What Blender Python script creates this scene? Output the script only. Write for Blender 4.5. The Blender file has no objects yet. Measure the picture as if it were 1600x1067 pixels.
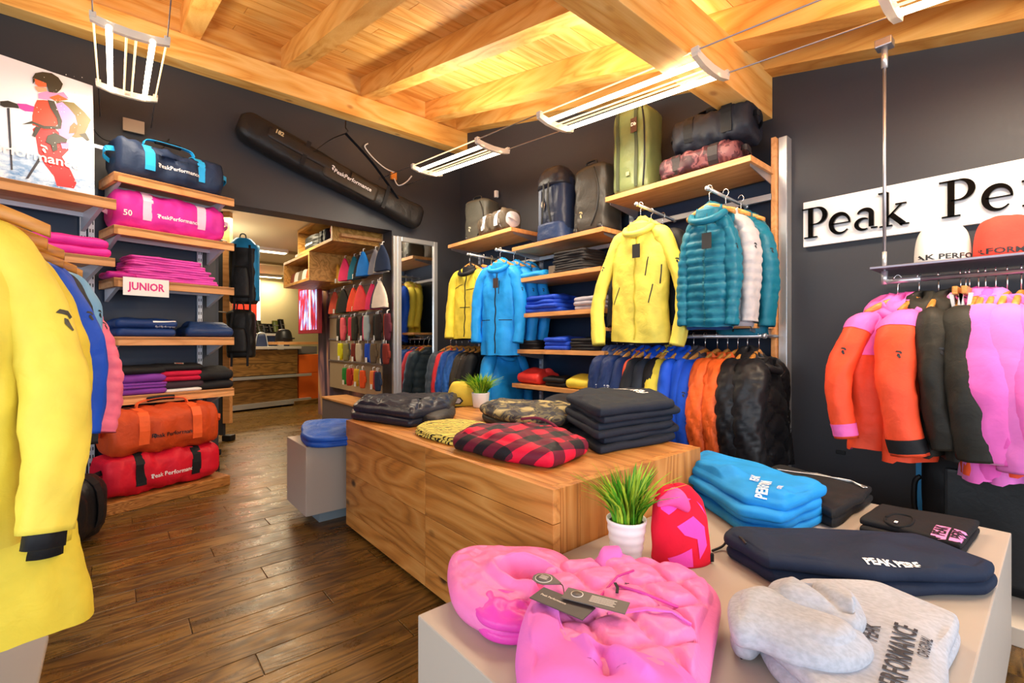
import bpy, bmesh, math, random
from mathutils import Vector, Matrix, noise
from mathutils.bvhtree import BVHTree
PI = math.pi
random.seed(7)
C = bpy.context.scene.collection
# ------------------------------------------------------------ camera, world, lights, exposure
YAW = math.atan(620 / 730.0)
SN, CS = math.sin(YAW), math.cos(YAW)
cam = bpy.data.cameras.new('camera'); cam.sensor_width = 36; cam.lens = 730 / 1600 * 36; cam.clip_start = .02
camo = bpy.data.objects.new('camera', cam); C.objects.link(camo)
camo.location = (0, 0, 1.0); camo.rotation_euler = (PI / 2, 0, -YAW)
bpy.context.scene.camera = camo
vs = bpy.context.scene.view_settings
vs.view_transform = 'Standard'; vs.look = 'None'; vs.gamma = 1; vs.exposure = -0.02; vs.use_curve_mapping = False
wd = bpy.data.worlds.new('daylight'); bpy.context.scene.world = wd; wd.use_nodes = True
bg = wd.node_tree.nodes['Background']; bg.inputs[0].default_value = (.78, .87, 1, 1); bg.inputs[1].default_value = 1.2

def area(name, loc, direction, sx, sy, power, col):
    l = bpy.data.lights.new(name, 'AREA'); l.shape = 'RECTANGLE'; l.size = sx; l.size_y = sy
    l.energy = power; l.color = col
    o = bpy.data.objects.new(name, l); C.objects.link(o); o.location = loc
    o.rotation_euler = Vector(direction).to_track_quat('-Z', 'Y').to_euler(); return o
# daylight entering by the shop windows behind and beside the camera
area('window_daylight', (.6, -1.9, 1.15), (0, 1, .05), 5.0, 1.5, 85, (.84, .92, 1))
area('window_daylight_side', (-2.35, .5, 1.3), (1, .12, -.05), 4.0, 1.9, 85, (.76, .88, 1))
WARM = (1, .86, .66)

# ------------------------------------------------------------ helpers: measuring
def ray(px, py):
    dx = (px - 800) / 730.0; return Vector((SN + CS * dx, CS - SN * dx, (533 - py) / 730.0))
def at(px, py, X=None, Y=None, Z=None, d=None):
    r = ray(px, py)
    if X is not None: d = X / r.x
    if Y is not None: d = Y / r.y
    if Z is not None: d = (Z - 1) / r.z
    return Vector((0, 0, 1)) + r * d
def on_plane(px, py, p, n):
    r = ray(px, py); o = Vector((0, 0, 1)); t = (Vector(p) - o).dot(n) / r.dot(n); return o + r * t

# ------------------------------------------------------------ helpers: materials
def lin(h):
    h = h.lstrip('#'); v = [int(h[i:i + 2], 16) / 255 for i in (0, 2, 4)]
    return tuple([(c / 12.92 if c <= .04045 else ((c + .055) / 1.055) ** 2.4) for c in v] + [1])
MC = {}
def newmat(name):
    m = bpy.data.materials.new(name); m.use_nodes = True
    return m, m.node_tree, m.node_tree.nodes['Principled BSDF']
def fabric(hexc, rough=.75, bump=.25, scale=160, kind='plain', sheen=0.0, var=.12, metal=0):
    key = (hexc, rough, bump, scale, kind, metal)
    if key in MC: return MC[key]
    m, t, p = newmat('fabric_' + kind); N = t.nodes; L = t.links
    c = lin(hexc); p.inputs['Roughness'].default_value = rough; p.inputs['Metallic'].default_value = metal; p.inputs['Specular IOR Level'].default_value = .3
    tc = N.new('ShaderNodeTexCoord')
    n1 = N.new('ShaderNodeTexNoise'); n1.inputs['Scale'].default_value = 9; n1.inputs['Detail'].default_value = 3
    L.new(tc.outputs['Object'], n1.inputs['Vector'])
    r = N.new('ShaderNodeMapRange'); r.inputs['From Min'].default_value = .3; r.inputs['From Max'].default_value = .7
    r.inputs['To Min'].default_value = 1 - var; r.inputs['To Max'].default_value = 1 + var * .6
    L.new(n1.outputs['Fac'], r.inputs['Value'])
    mx = N.new('ShaderNodeVectorMath'); mx.operation = 'SCALE'; mx.inputs[0].default_value = c[:3]
    L.new(r.outputs[0], mx.inputs['Scale']); L.new(mx.outputs[0], p.inputs['Base Color'])
    if sheen: p.inputs['Sheen Weight'].default_value = sheen
    n2 = N.new('ShaderNodeTexNoise'); n2.inputs['Scale'].default_value = scale; n2.inputs['Detail'].default_value = 2
    n3 = N.new('ShaderNodeTexNoise'); n3.inputs['Scale'].default_value = 22; n3.inputs['Detail'].default_value = 4; n3.inputs['Distortion'].default_value = .6
    L.new(tc.outputs['Object'], n2.inputs['Vector']); L.new(tc.outputs['Object'], n3.inputs['Vector'])
    b1 = N.new('ShaderNodeBump'); b1.inputs['Strength'].default_value = bump; b1.inputs['Distance'].default_value = .001
    b2 = N.new('ShaderNodeBump'); b2.inputs['Strength'].default_value = bump * 1.6; b2.inputs['Distance'].default_value = .006
    L.new(n2.outputs['Fac'], b1.inputs['Height']); L.new(n3.outputs['Fac'], b2.inputs['Height'])
    L.new(b2.outputs[0], b1.inputs['Normal']); L.new(b1.outputs[0], p.inputs['Normal'])
    if kind == 'heather':
        n4 = N.new('ShaderNodeTexNoise'); n4.inputs['Scale'].default_value = 140; n4.inputs['Detail'].default_value = 3
        mp = N.new('ShaderNodeMapping'); mp.inputs['Scale'].default_value = (1, .6, 1); L.new(tc.outputs['Object'], mp.inputs[0]); L.new(mp.outputs[0], n4.inputs['Vector'])
        rr = N.new('ShaderNodeMapRange'); rr.inputs['From Min'].default_value = .35; rr.inputs['From Max'].default_value = .62
        rr.inputs['To Min'].default_value = .9; rr.inputs['To Max'].default_value = 1.08; L.new(n4.outputs['Fac'], rr.inputs['Value'])
        m2 = N.new('ShaderNodeVectorMath'); m2.operation = 'SCALE'; L.new(mx.outputs[0], m2.inputs[0]); L.new(rr.outputs[0], m2.inputs['Scale']); L.new(m2.outputs[0], p.inputs['Base Color'])
    if kind == 'camo':
        n4 = N.new('ShaderNodeTexNoise'); n4.inputs['Scale'].default_value = 13; n4.inputs['Detail'].default_value = 2.5; n4.inputs['Distortion'].default_value = .7
        L.new(tc.outputs['Object'], n4.inputs['Vector']); cr = N.new('ShaderNodeValToRGB'); cr.color_ramp.interpolation = 'CONSTANT'
        cols = [('#2b2a33', 0), ('#5f5a45', .43), ('#3d3b40', .5), ('#8b8058', .56), ('#b0a274', .62)] if hexc == '#6b6450' else [('#3a1f26', 0), ('#5c333a', .45), ('#7a4a4c', .52), ('#4b262e', .6)]
        cr.color_ramp.elements[0].color = lin(cols[0][0]); cr.color_ramp.elements[1].color = lin(cols[1][0]); cr.color_ramp.elements[1].position = cols[1][1]
        for h, q in cols[2:]: e = cr.color_ramp.elements.new(q); e.color = lin(h)
        L.new(n4.outputs['Fac'], cr.inputs[0]); L.new(cr.outputs[0], p.inputs['Base Color'])
    if kind in ('check', 'zebra'):
        sx = N.new('ShaderNodeSeparateXYZ'); L.new(tc.outputs['Object'], sx.inputs[0])
        def sq(sock, f, ph=0):
            a = N.new('ShaderNodeMath'); a.operation = 'MULTIPLY_ADD'; a.inputs[1].default_value = f; a.inputs[2].default_value = ph; L.new(sock, a.inputs[0])
            b = N.new('ShaderNodeMath'); b.operation = 'FRACT'; L.new(a.outputs[0], b.inputs[0])
            g = N.new('ShaderNodeMath'); g.operation = 'GREATER_THAN'; g.inputs[1].default_value = .5; L.new(b.outputs[0], g.inputs[0]); return g
        if kind == 'check':
            a = sq(sx.outputs[0], 1 / .13, .1); 
            yz = N.new('ShaderNodeMath'); yz.operation = 'ADD'; L.new(sx.outputs[1], yz.inputs[0]); L.new(sx.outputs[2], yz.inputs[1])
            b = sq(yz.outputs[0], 1 / .11, .3)
            s = N.new('ShaderNodeMath'); s.operation = 'ADD'; L.new(a.outputs[0], s.inputs[0]); L.new(b.outputs[0], s.inputs[1])
            cr = N.new('ShaderNodeValToRGB'); cr.color_ramp.interpolation = 'CONSTANT'; h = N.new('ShaderNodeMath'); h.operation = 'MULTIPLY'; h.inputs[1].default_value = .5
            L.new(s.outputs[0], h.inputs[0]); L.new(h.outputs[0], cr.inputs[0])
            cr.color_ramp.elements[0].color = lin('#e0123c'); cr.color_ramp.elements[1].position = .4; cr.color_ramp.elements[1].color = lin('#6b1630')
            e = cr.color_ramp.elements.new(.9); e.color = lin('#1a161e')
        else:
            w = N.new('ShaderNodeTexWave'); w.inputs['Scale'].default_value = 22; w.inputs['Distortion'].default_value = 9; w.inputs['Detail Scale'].default_value = .9; w.bands_direction = 'DIAGONAL'
            L.new(tc.outputs['Object'], w.inputs['Vector']); cr = N.new('ShaderNodeValToRGB'); cr.color_ramp.interpolation = 'CONSTANT'
            cr.color_ramp.elements[0].color = lin('#23221f'); cr.color_ramp.elements[1].position = .32; cr.color_ramp.elements[1].color = lin(hexc); L.new(w.outputs['Fac'], cr.inputs[0])
        L.new(cr.outputs[0], p.inputs['Base Color'])
    MC[key] = m; return m
def solid(name, hexc, rough=.5, metal=0, bump=0, scale=40, emit=0, trans=0, spec=None):
    key = (name, hexc, rough, metal, emit)
    if key in MC: return MC[key]
    m, t, p = newmat(name); N = t.nodes; L = t.links; c = lin(hexc)
    p.inputs['Base Color'].default_value = c; p.inputs['Roughness'].default_value = rough; p.inputs['Metallic'].default_value = metal
    if trans: p.inputs['Transmission Weight'].default_value = trans; p.inputs['IOR'].default_value = 1.3
    if spec is not None: p.inputs['Specular IOR Level'].default_value = spec
    if emit: p.inputs['Emission Color'].default_value = c; p.inputs['Emission Strength'].default_value = emit
    if True:
        tc = N.new('ShaderNodeTexCoord'); n = N.new('ShaderNodeTexNoise'); n.inputs['Scale'].default_value = scale; n.inputs['Detail'].default_value = 4
        L.new(tc.outputs['Object'], n.inputs['Vector'])
        r = N.new('ShaderNodeMapRange'); r.inputs['To Min'].default_value = max(0, rough - .08); r.inputs['To Max'].default_value = min(1, rough + .08); L.new(n.outputs['Fac'], r.inputs['Value']); L.new(r.outputs[0], p.inputs['Roughness'])
        if bump:
            b = N.new('ShaderNodeBump'); b.inputs['Strength'].default_value = bump; b.inputs['Distance'].default_value = .002; L.new(n.outputs['Fac'], b.inputs['Height']); L.new(b.outputs[0], p.inputs['Normal'])
    MC[key] = m; return m
def wood(name, light, mid, dark, axis='x', rough=.5, grain=1.0, knots=.5, rand=.25, coord='Object', ring=1.0, gloss=None, knotcol='#3a2010'):
    m, t, p = newmat(name); N = t.nodes; L = t.links
    tc = N.new('ShaderNodeTexCoord'); oi = N.new('ShaderNodeObjectInfo')
    off = N.new('ShaderNodeVectorMath'); off.operation = 'SCALE'; off.inputs[0].default_value = (37, 71, 53); L.new(oi.outputs['Random'], off.inputs['Scale'])
    ad = N.new('ShaderNodeVectorMath'); ad.operation = 'ADD'; L.new(tc.outputs[coord], ad.inputs[0]); L.new(off.outputs[0], ad.inputs[1])
    def mapped(along, across):
        mp = N.new('ShaderNodeMapping'); s = [across] * 3; s['xyz'.index(axis)] = along; mp.inputs['Scale'].default_value = s; L.new(ad.outputs[0], mp.inputs[0]); return mp
    m1 = mapped(1.1 * grain, 7 * grain); n1 = N.new('ShaderNodeTexNoise'); n1.inputs['Scale'].default_value = 1.0; n1.inputs['Detail'].default_value = 2; n1.inputs['Distortion'].default_value = .5; L.new(m1.outputs[0], n1.inputs['Vector'])
    a = N.new('ShaderNodeMath'); a.operation = 'MULTIPLY'; a.inputs[1].default_value = 7 * ring; L.new(n1.outputs['Fac'], a.inputs[0])
    f = N.new('ShaderNodeMath'); f.operation = 'PINGPONG'; f.inputs[1].default_value = .5; L.new(a.outputs[0], f.inputs[0])
    m2 = mapped(6, 160); n2 = N.new('ShaderNodeTexNoise'); n2.inputs['Scale'].default_value = 1; n2.inputs['Detail'].default_value = 3; L.new(m2.outputs[0], n2.inputs['Vector'])
    mxx = N.new('ShaderNodeMath'); mxx.operation = 'MULTIPLY_ADD'; mxx.inputs[1].default_value = 1.2; L.new(f.outputs[0], mxx.inputs[0])
    sc = N.new('ShaderNodeMath'); sc.operation = 'MULTIPLY_ADD'; sc.inputs[1].default_value = .5; sc.inputs[2].default_value = -.05; L.new(n2.outputs['Fac'], sc.inputs[0]); L.new(sc.outputs[0], mxx.inputs[2])
    cr = N.new('ShaderNodeValToRGB'); cr.color_ramp.elements[0].position = .1; cr.color_ramp.elements[0].color = lin(dark); cr.color_ramp.elements[1].position = .85; cr.color_ramp.elements[1].color = lin(light)
    e = cr.color_ramp.elements.new(.4); e.color = lin(mid); L.new(mxx.outputs[0], cr.inputs[0])
    hs = N.new('ShaderNodeHueSaturation'); mr = N.new('ShaderNodeMapRange'); mr.inputs['To Min'].default_value = 1 - rand; mr.inputs['To Max'].default_value = 1 + rand * .6; L.new(oi.outputs['Random'], mr.inputs['Value']); L.new(mr.outputs[0], hs.inputs['Value']); L.new(cr.outputs[0], hs.inputs['Color'])
    m3 = mapped(3.2, 5.5); vo = N.new('ShaderNodeTexVoronoi'); vo.inputs['Scale'].default_value = 1.0; L.new(m3.outputs[0], vo.inputs['Vector'])
    kr = N.new('ShaderNodeMapRange'); kr.inputs['From Min'].default_value = .05; kr.inputs['From Max'].default_value = .13; kr.inputs['To Min'].default_value = knots; kr.inputs['To Max'].default_value = 0; L.new(vo.outputs['Distance'], kr.inputs['Value'])
    mk = N.new('ShaderNodeMix'); mk.data_type = 'RGBA'; mk.inputs['B'].default_value = lin(knotcol); L.new(kr.outputs[0], mk.inputs['Factor']); L.new(hs.outputs[0], mk.inputs['A']); L.new(mk.outputs['Result'], p.inputs['Base Color'])
    p.inputs['Roughness'].default_value = rough
    if gloss:
        n5 = N.new('ShaderNodeTexNoise'); n5.inputs['Scale'].default_value = 3.0; n5.inputs['Detail'].default_value = 8; n5.inputs['Roughness'].default_value = .75
        L.new(tc.outputs[coord], n5.inputs['Vector']); g = N.new('ShaderNodeMapRange'); g.inputs['From Min'].default_value = .35; g.inputs['From Max'].default_value = .65; g.inputs['To Min'].default_value = gloss[0]; g.inputs['To Max'].default_value = gloss[1]
        L.new(n5.outputs['Fac'], g.inputs['Value']); L.new(g.outputs[0], p.inputs['Roughness'])
    b = N.new('ShaderNodeBump'); b.inputs['Strength'].default_value = .25; b.inputs['Distance'].default_value = .002; L.new(mxx.outputs[0], b.inputs['Height']); L.new(b.outputs[0], p.inputs['Normal'])
    return m

# ------------------------------------------------------------ helpers: geometry
GEO = {}
class MB:
    def __init__(s): s.v = []; s.f = []; s.sm = []
    def add(s, vs, fs, smooth=False):
        o = len(s.v); s.v += [tuple(v) for v in vs]; s.f += [tuple(i + o for i in f) for f in fs]; s.sm += [smooth] * len(fs); return s
    def box(s, x0, x1, y0, y1, z0, z1, b=0.0):
        if b <= 0:
            vs = [(x, y, z) for x in (x0, x1) for y in (y0, y1) for z in (z0, z1)]
            return s.add(vs, [(0, 1, 3, 2), (4, 6, 7, 5), (0, 4, 5, 1), (2, 3, 7, 6), (0, 2, 6, 4), (1, 5, 7, 3)])
        bm = bmesh.new(); bmesh.ops.create_cube(bm, size=1)
        for v in bm.verts: v.co = ((x0 + x1) / 2 + v.co.x * (x1 - x0), (y0 + y1) / 2 + v.co.y * (y1 - y0), (z0 + z1) / 2 + v.co.z * (z1 - z0))
        bmesh.ops.bevel(bm, geom=bm.edges[:], offset=min(b, .45 * min(x1 - x0, y1 - y0, z1 - z0)), segments=2, affect='EDGES', profile=.6)
        bm.verts.index_update(); vs = [v.co.copy() for v in bm.verts]; fs = [tuple(v.index for v in f.verts) for f in bm.faces]; bm.free()
        return s.add(vs, fs)
    def loft(s, rings, cap0=True, cap1=True, smooth=True, closed=True):
        n = len(rings[0]); vs = [p for r in rings for p in r]; fs = []
        for i in range(len(rings) - 1):
            for j in range(n if closed else n - 1):
                k = (j + 1) % n; fs.append((i * n + j, i * n + k, (i + 1) * n + k, (i + 1) * n + j))
        if cap0: fs.append(tuple(range(n - 1, -1, -1)))
        if cap1: fs.append(tuple((len(rings) - 1) * n + j for j in range(n)))
        return s.add(vs, fs, smooth)
    def tube(s, path, r, seg=8, b=None, cap=True, up=None):
        path = [Vector(p) for p in path]; rings = []; m = len(path)
        prev = None
        for i, p in enumerate(path):
            t = (path[min(i + 1, m - 1)] - path[max(i - 1, 0)]).normalized()
            if prev is None:
                a = Vector(up) if up else (Vector((1, 0, 0)) if abs(t.x) < .8 else Vector((0, 1, 0)))
            else: a = prev
            a = (a - t * a.dot(t)).normalized(); prev = a; c = t.cross(a)
            ra = r[i] if isinstance(r, (list, tuple)) else r
            rb = (b[i] if isinstance(b, (list, tuple)) else b) if b is not None else ra
            rings.append([p + a * (ra * math.cos(2 * PI * k / seg)) + c * (rb * math.sin(2 * PI * k / seg)) for k in range(seg)])
        return s.loft(rings, cap, cap)
    def lathe(s, prof, c=(0, 0, 0), seg=28, cap0=True, cap1=True):
        return s.loft([[(c[0] + r * math.cos(2 * PI * k / seg), c[1] + r * math.sin(2 * PI * k / seg), c[2] + z) for k in range(seg)] for r, z in prof], cap0, cap1)
    def prism(s, poly, O, U, V, N, t):
        O, U, V, N = map(Vector, (O, U, V, N)); n = len(poly)
        a = [O + U * p[0] + V * p[1] for p in poly]; b = [q + N * t for q in a]
        return s.add(a + b, [tuple(range(n - 1, -1, -1)), tuple(range(n, 2 * n))] + [(i, (i + 1) % n, n + (i + 1) % n, n + i) for i in range(n)])
    def ribbon(s, pts, w, t, side):
        side = Vector(side).normalized(); pts = [Vector(p) for p in pts]; rings = []
        for i, p in enumerate(pts):
            tg = (pts[min(i + 1, len(pts) - 1)] - pts[max(i - 1, 0)]).normalized(); sd = (side - tg * side.dot(tg)).normalized(); nn = tg.cross(sd)
            rings.append([p + sd * w / 2 + nn * t / 2, p - sd * w / 2 + nn * t / 2, p - sd * w / 2 - nn * t / 2, p + sd * w / 2 - nn * t / 2])
        return s.loft(rings, smooth=False)
    def build(s, name, mat=None, parent=None, loc=None, rotz=0):
        me = bpy.data.meshes.new(name); me.from_pydata(s.v, [], s.f); me.polygons.foreach_set('use_smooth', s.sm)
        if mat: me.materials.append(mat)
        me.update(); o = bpy.data.objects.new(name, me); C.objects.link(o)
        if parent: o.parent = parent
        if loc is not None: o.location = loc
        if rotz: o.rotation_euler = (0, 0, rotz)
        GEO[o.name] = (s.v, s.f); return o
def tag(o, label, cat, group=None, kind=None):
    o['label'] = label; o['category'] = cat
    if group: o['group'] = group
    if kind: o['kind'] = kind
    return o
def thing(name, label, cat, loc=(0, 0, 0), rotz=0, group=None):
    o = bpy.data.objects.new(name, None); C.objects.link(o); o.empty_display_size = .05
    o.location = loc; o.rotation_euler = (0, 0, rotz); return tag(o, label, cat, group)
def struct(name, mb, m, parent=None):
    o = mb.build(name, m, parent); o['kind'] = 'structure'; return o
def copy_thing(o, loc, rotz, label, group=None):
    def rec(a, par):
        c = a.copy(); C.objects.link(c); c.parent = par
        for ch in list(a.children): rec(ch, c)
        return c
    c = rec(o, None); c.location = loc; c.rotation_euler = (0, 0, rotz); c['label'] = label
    if group: c['group'] = group
    return c
def nz(x, y, z=0): return noise.noise(Vector((x, y, z)))
def smst(t): t = max(0, min(1, t)); return t * t * (3 - 2 * t)
def catmull(pts, n, closed=False):
    P = [Vector(p) if len(p) == 3 else Vector((p[0], p[1], 0)) for p in pts]; m = len(P); out = []
    segs = m if closed else m - 1
    for q in range(n):
        u = q / (n if closed else n - 1) * segs; i = min(int(u), segs - 1); t = u - i
        g = (lambda k: P[k % m]) if closed else (lambda k: P[max(0, min(m - 1, k))])
        a, b, c, d = g(i - 1), g(i), g(i + 1), g(i + 2)
        out.append(.5 * ((2 * b) + (c - a) * t + (2 * a - 5 * b + 4 * c - d) * t * t + (3 * b - a - 3 * c + d) * t ** 3))
    return out
def sell(n, a, b, e=2.4, ph=0):
    r = []
    for k in range(n):
        th = 2 * PI * k / n + ph; c, s_ = math.cos(th), math.sin(th)
        r.append((math.copysign(abs(c) ** (2 / e), c) * a, math.copysign(abs(s_) ** (2 / e), s_) * b, th))
    return r
def ogee(u, v, lam=.11, p=.075, a=.42):
    """onion shaped down quilting: 0 on a seam, 1 in the middle of a cell"""
    k = math.floor(v / p); best = 9
    for q in (k - 1, k, k + 1, k + 2):
        s_ = q * p + (1 if q % 2 else -1) * a * p * math.cos(2 * PI * u / lam)
        best = min(best, abs(v - s_))
    return math.sin(PI / 2 * min(1, best / (p * .5))) ** .8
def cushion(out, spine, z0, H, nl=1, disp=None, n=120, nt=16, crown=.25, seed=0, rfac=.5, wob=.12, soft=1.0):
    """soft folded cloth body: outline, spine it closes on, height, number of layers seen at the side"""
    pts = catmull(out, n, True); sp = [Vector((p[0], p[1], 0)) for p in spine]
    def near(p):
        b = None; bd = 1e9
        for i in range(max(1, len(sp) - 1)):
            a = sp[i]; c = sp[min(i + 1, len(sp) - 1)]; d = c - a; t = 0 if d.length < 1e-6 else max(0, min(1, (p - a).dot(d) / d.length_squared)); q = a + d * t
            if (p - q).length < bd: bd = (p - q).length; b = q
        return b
    nr = [near(p) for p in pts]; h1 = H / nl; r = h1 * rfac; rings = []
    for k in range(nl * 6 + 1):
        f = k / (nl * 6); lay = min(nl - 1, int(f * nl)); ph = f * nl - lay if k < nl * 6 else 1
        off = r * (1 - math.sqrt(max(0, 1 - (2 * ph - 1) ** 2))); ring = []
        for j in range(n):
            d = nr[j] - pts[j]; L_ = d.length; p = pts[j] + d * min(1, off / max(L_, 1e-4)) 
            lo = .012 * nz(p.x * 7 + seed, p.y * 7, lay * 3.1) * (1 if nl > 1 else .5) * soft
            p = p - d.normalized() * lo
            z = z0 + f * H + (wob * h1 * nz(p.x * 9, p.y * 9 + seed, lay) if 0 < f else 0)
            ring.append((p.x, p.y, z))
        rings.append(ring)
    for q in range(1, nt + 1):
        s_ = q / nt; s2 = s_ ** 1.3; ring = []
        for j in range(n):
            base = Vector(rings[nl * 6][j]); t = nr[j]
            x = base.x + (t.x - base.x) * s2; y = base.y + (t.y - base.y) * s2
            z = base.z + (z0 + H - base.z) * smst(s_ * 4) + H * crown / nl * (1 - (1 - s2) ** 2.4) + .007 * soft * nz(x * 11 + seed, y * 11, seed) * smst(s_ * 3)
            if disp: z += disp(x, y) * smst(s_ * 5)
            ring.append((x, y, z))
        rings.append(ring)
    return MB().loft(rings, True, False)
def rpoly(pts, r=9):
    """a polygon with softly rounded corners, as points for a closed spline"""
    out = []; n = len(pts)
    for i in range(n):
        p, a, b = Vector(pts[i]), Vector(pts[i - 1]), Vector(pts[(i + 1) % n]); da = a - p; db = b - p; ra = min(r, da.length * .3); rb = min(r, db.length * .3)
        q0 = p + da.normalized() * ra; q1 = p + db.normalized() * rb; out += [tuple(q0), tuple((q0 + q1) / 2 * .5 + p * .5), tuple(q1)]
        out += [tuple(q1 + (b - p - db.normalized() * rb * 2) * t) for t in (.33, .66)]
    return out
def rrect(w, d, r=.03, k=3):
    o = []
    for cx, cy, a0 in ((w / 2 - r, d / 2 - r, 0), (-w / 2 + r, d / 2 - r, 90), (-w / 2 + r, -d / 2 + r, 180), (w / 2 - r, -d / 2 + r, 270)):
        for i in range(k): a = math.radians(a0 + 90 * i / (k - 1)); o.append((cx + r * math.cos(a), cy + r * math.sin(a)))
    # extra points on straights keep the spline tight
    out = []
    for i in range(len(o)):
        a = o[i]; b = o[(i + 1) % len(o)]; out.append(a)
        if math.dist(a, b) > r * 1.2: out += [(a[0] + (b[0] - a[0]) * t, a[1] + (b[1] - a[1]) * t) for t in (.2, .5, .8)]
    return out
def folded(name, label, loc, w, d, h, m, rotz=0, nl=2, seed=0, group=None, n=88, crown=.25, cat='folded clothes', creases=(), irr=.06, soft=1.0):
    o0 = [(x * (1 + irr * nz(x * 9 + seed, y * 9)), y * (1 + irr * nz(x * 8, y * 8 + seed))) for x, y in rrect(w, d, min(.03, d * .2))]
    def disp(x, y):
        z = 0
        for (ax, ay, bx, by, dep, wd_) in creases:
            A = Vector((ax, ay)); B = Vector((bx, by)); P = Vector((x, y)); D = B - A; t = max(0, min(1, (P - A).dot(D) / D.length_squared)); q = (P - A - D * t).length
            z += dep * math.exp(-(q / wd_) ** 2)
        return z
    mb = cushion(o0, [(-w * .3, 0), (w * .3, 0)], 0, h, nl, disp, n, 12, crown, seed, soft=soft)
    t = mb.build(name, m, None, loc, rotz); tag(t, label, cat, group); return t

def flat_text(txt, size, xs=1.0, bold=0.0, ls=1.0, maxe=.012, shear=0):
    cu = bpy.data.curves.new('txt', 'FONT'); cu.body = txt; cu.size = size; cu.align_x = 'CENTER'; cu.align_y = 'CENTER'; cu.offset = bold; cu.space_character = ls; cu.resolution_u = 2; cu.shear = shear
    o = bpy.data.objects.new('txt', cu); C.objects.link(o); dg = bpy.context.evaluated_depsgraph_get(); me = bpy.data.meshes.new_from_object(o.evaluated_get(dg))
    bm = bmesh.new(); bm.from_mesh(me); C.objects.unlink(o); bpy.data.objects.remove(o); bpy.data.curves.remove(cu); bpy.data.meshes.remove(me)
    for v in bm.verts: v.co.x *= xs
    return subdiv(bm, maxe)
def flat_poly(poly, maxe=.012):
    bm = bmesh.new(); bm.faces.new([bm.verts.new((p[0], p[1], 0)) for p in poly]); return subdiv(bm, maxe)
def subdiv(bm, maxe):
    bmesh.ops.triangulate(bm, faces=bm.faces[:])
    for _ in range(4):
        es = [e for e in bm.edges if e.calc_length() > maxe]
        if not es: break
        bmesh.ops.subdivide_edges(bm, edges=es, cuts=1); bmesh.ops.triangulate(bm, faces=[f for f in bm.faces if len(f.verts) > 3])
    bm.verts.index_update(); r = ([v.co.copy() for v in bm.verts], [tuple(v.index for v in f.verts) for f in bm.faces]); bm.free(); return r
def decal(name, flat, O, U, V, m, parent=None, target=None, off=.0012, keep=False):
    """print, logo or label lying on a surface of its thing (in the thing's own frame)"""
    O = Vector(O); U = Vector(U).normalized(); V = Vector(V); V = (V - U * V.dot(U)).normalized(); N = U.cross(V)
    vs, fs = flat; out = []; ok = []
    bvh = None
    if target is not None: bvh = BVHTree.FromPolygons([Vector(v) for v in GEO[target.name][0]], GEO[target.name][1])
    for v in vs:
        p = O + U * v.x + V * v.y; hit = None
        if bvh:
            h = bvh.ray_cast(p + N * .12, -N, .26)
            if h[0] is not None: p = h[0] + N * off; hit = True
        else: hit = True
        out.append(p); ok.append(bool(hit))
    fs = [f for f in fs if all(ok[i] for i in f)]
    if not fs: return None
    mb = MB(); mb.add(out, fs); o = mb.build(name, m, parent); return o
LOGO = [[(-.5, .35), (-.2, .6), (.35, .5), (.55, .1), (.3, -.05), (.2, .2), (-.05, .25)], [(-.1, .05), (.15, -.05), (.35, -.75), (.1, -.85), (-.25, -.35)]]
def logo(name, s, O, U, V, m, parent, target, off=.0014):
    vs = []; fs = []
    for poly in LOGO:
        a, b = flat_poly([(x * s, y * s) for x, y in poly], .012); k = len(vs); vs += a; fs += [tuple(i + k for i in f) for f in b]
    return decal(name, (vs, fs), O, U, V, m, parent, target, off)

# ------------------------------------------------------------ materials
M_wall = solid('dark_wall_paint', '#313238', .5, bump=.15, scale=60)
M_black = solid('black_plastic', '#141416', .45)
M_white = solid('white_paint', '#eeeae4', .45)
M_steel = solid('brushed_steel', '#cfd2d4', .32, .7, scale=90)
M_rail = solid('grey_steel', '#a9a7ad', .35, .8)
M_upr = solid('pale_powder_coat', '#cfd3dc', .4, .3)
M_conc = solid('concrete_grey', '#b3a79b', .6, bump=.3, scale=9)
M_shelfwood = wood('shelf_wood', '#e2a468', '#d8985a', '#c8864a', 'x', .45, 1, .25, .15)
M_shelfwoodY = wood('shelf_wood_y', '#e2a468', '#d8985a', '#c8864a', 'y', .45, 1, .25, .15)
M_oak = wood('aged_oak', '#cf9550', '#bd7c36', '#96602a', 'y', .5, .8, .9, .12, ring=1.2, knotcol='#1e1008')
M_oakX = wood('aged_oak_cross', '#cf9550', '#bd7c36', '#96602a', 'z', .5, .8, .5, .12, ring=1.3)
M_pineX = wood('pine_boards', '#f3c478', '#eaae58', '#d8913e', 'x', .55, .8, .6, .16, ring=.8, knotcol='#a45a1c')
M_pineY = wood('pine_rafter', '#f1bd6c', '#e6a852', '#d48e3c', 'y', .55, .8, .45, .1, ring=.8, knotcol='#a45a1c')
M_floor = wood('smoked_floor', '#85632d', '#66491d', '#402c13', 'x', .3, 1.6, .2, .3, ring=1.1, gloss=(.18, .5))
M_hang = wood('hanger_wood', '#d79a4e', '#c98638', '#ab6c28', 'x', .45, 2, .1, .15)
M_hook = solid('hanger_hook', '#d9d6d2', .25, 1)

def hexpale(): pass
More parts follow.
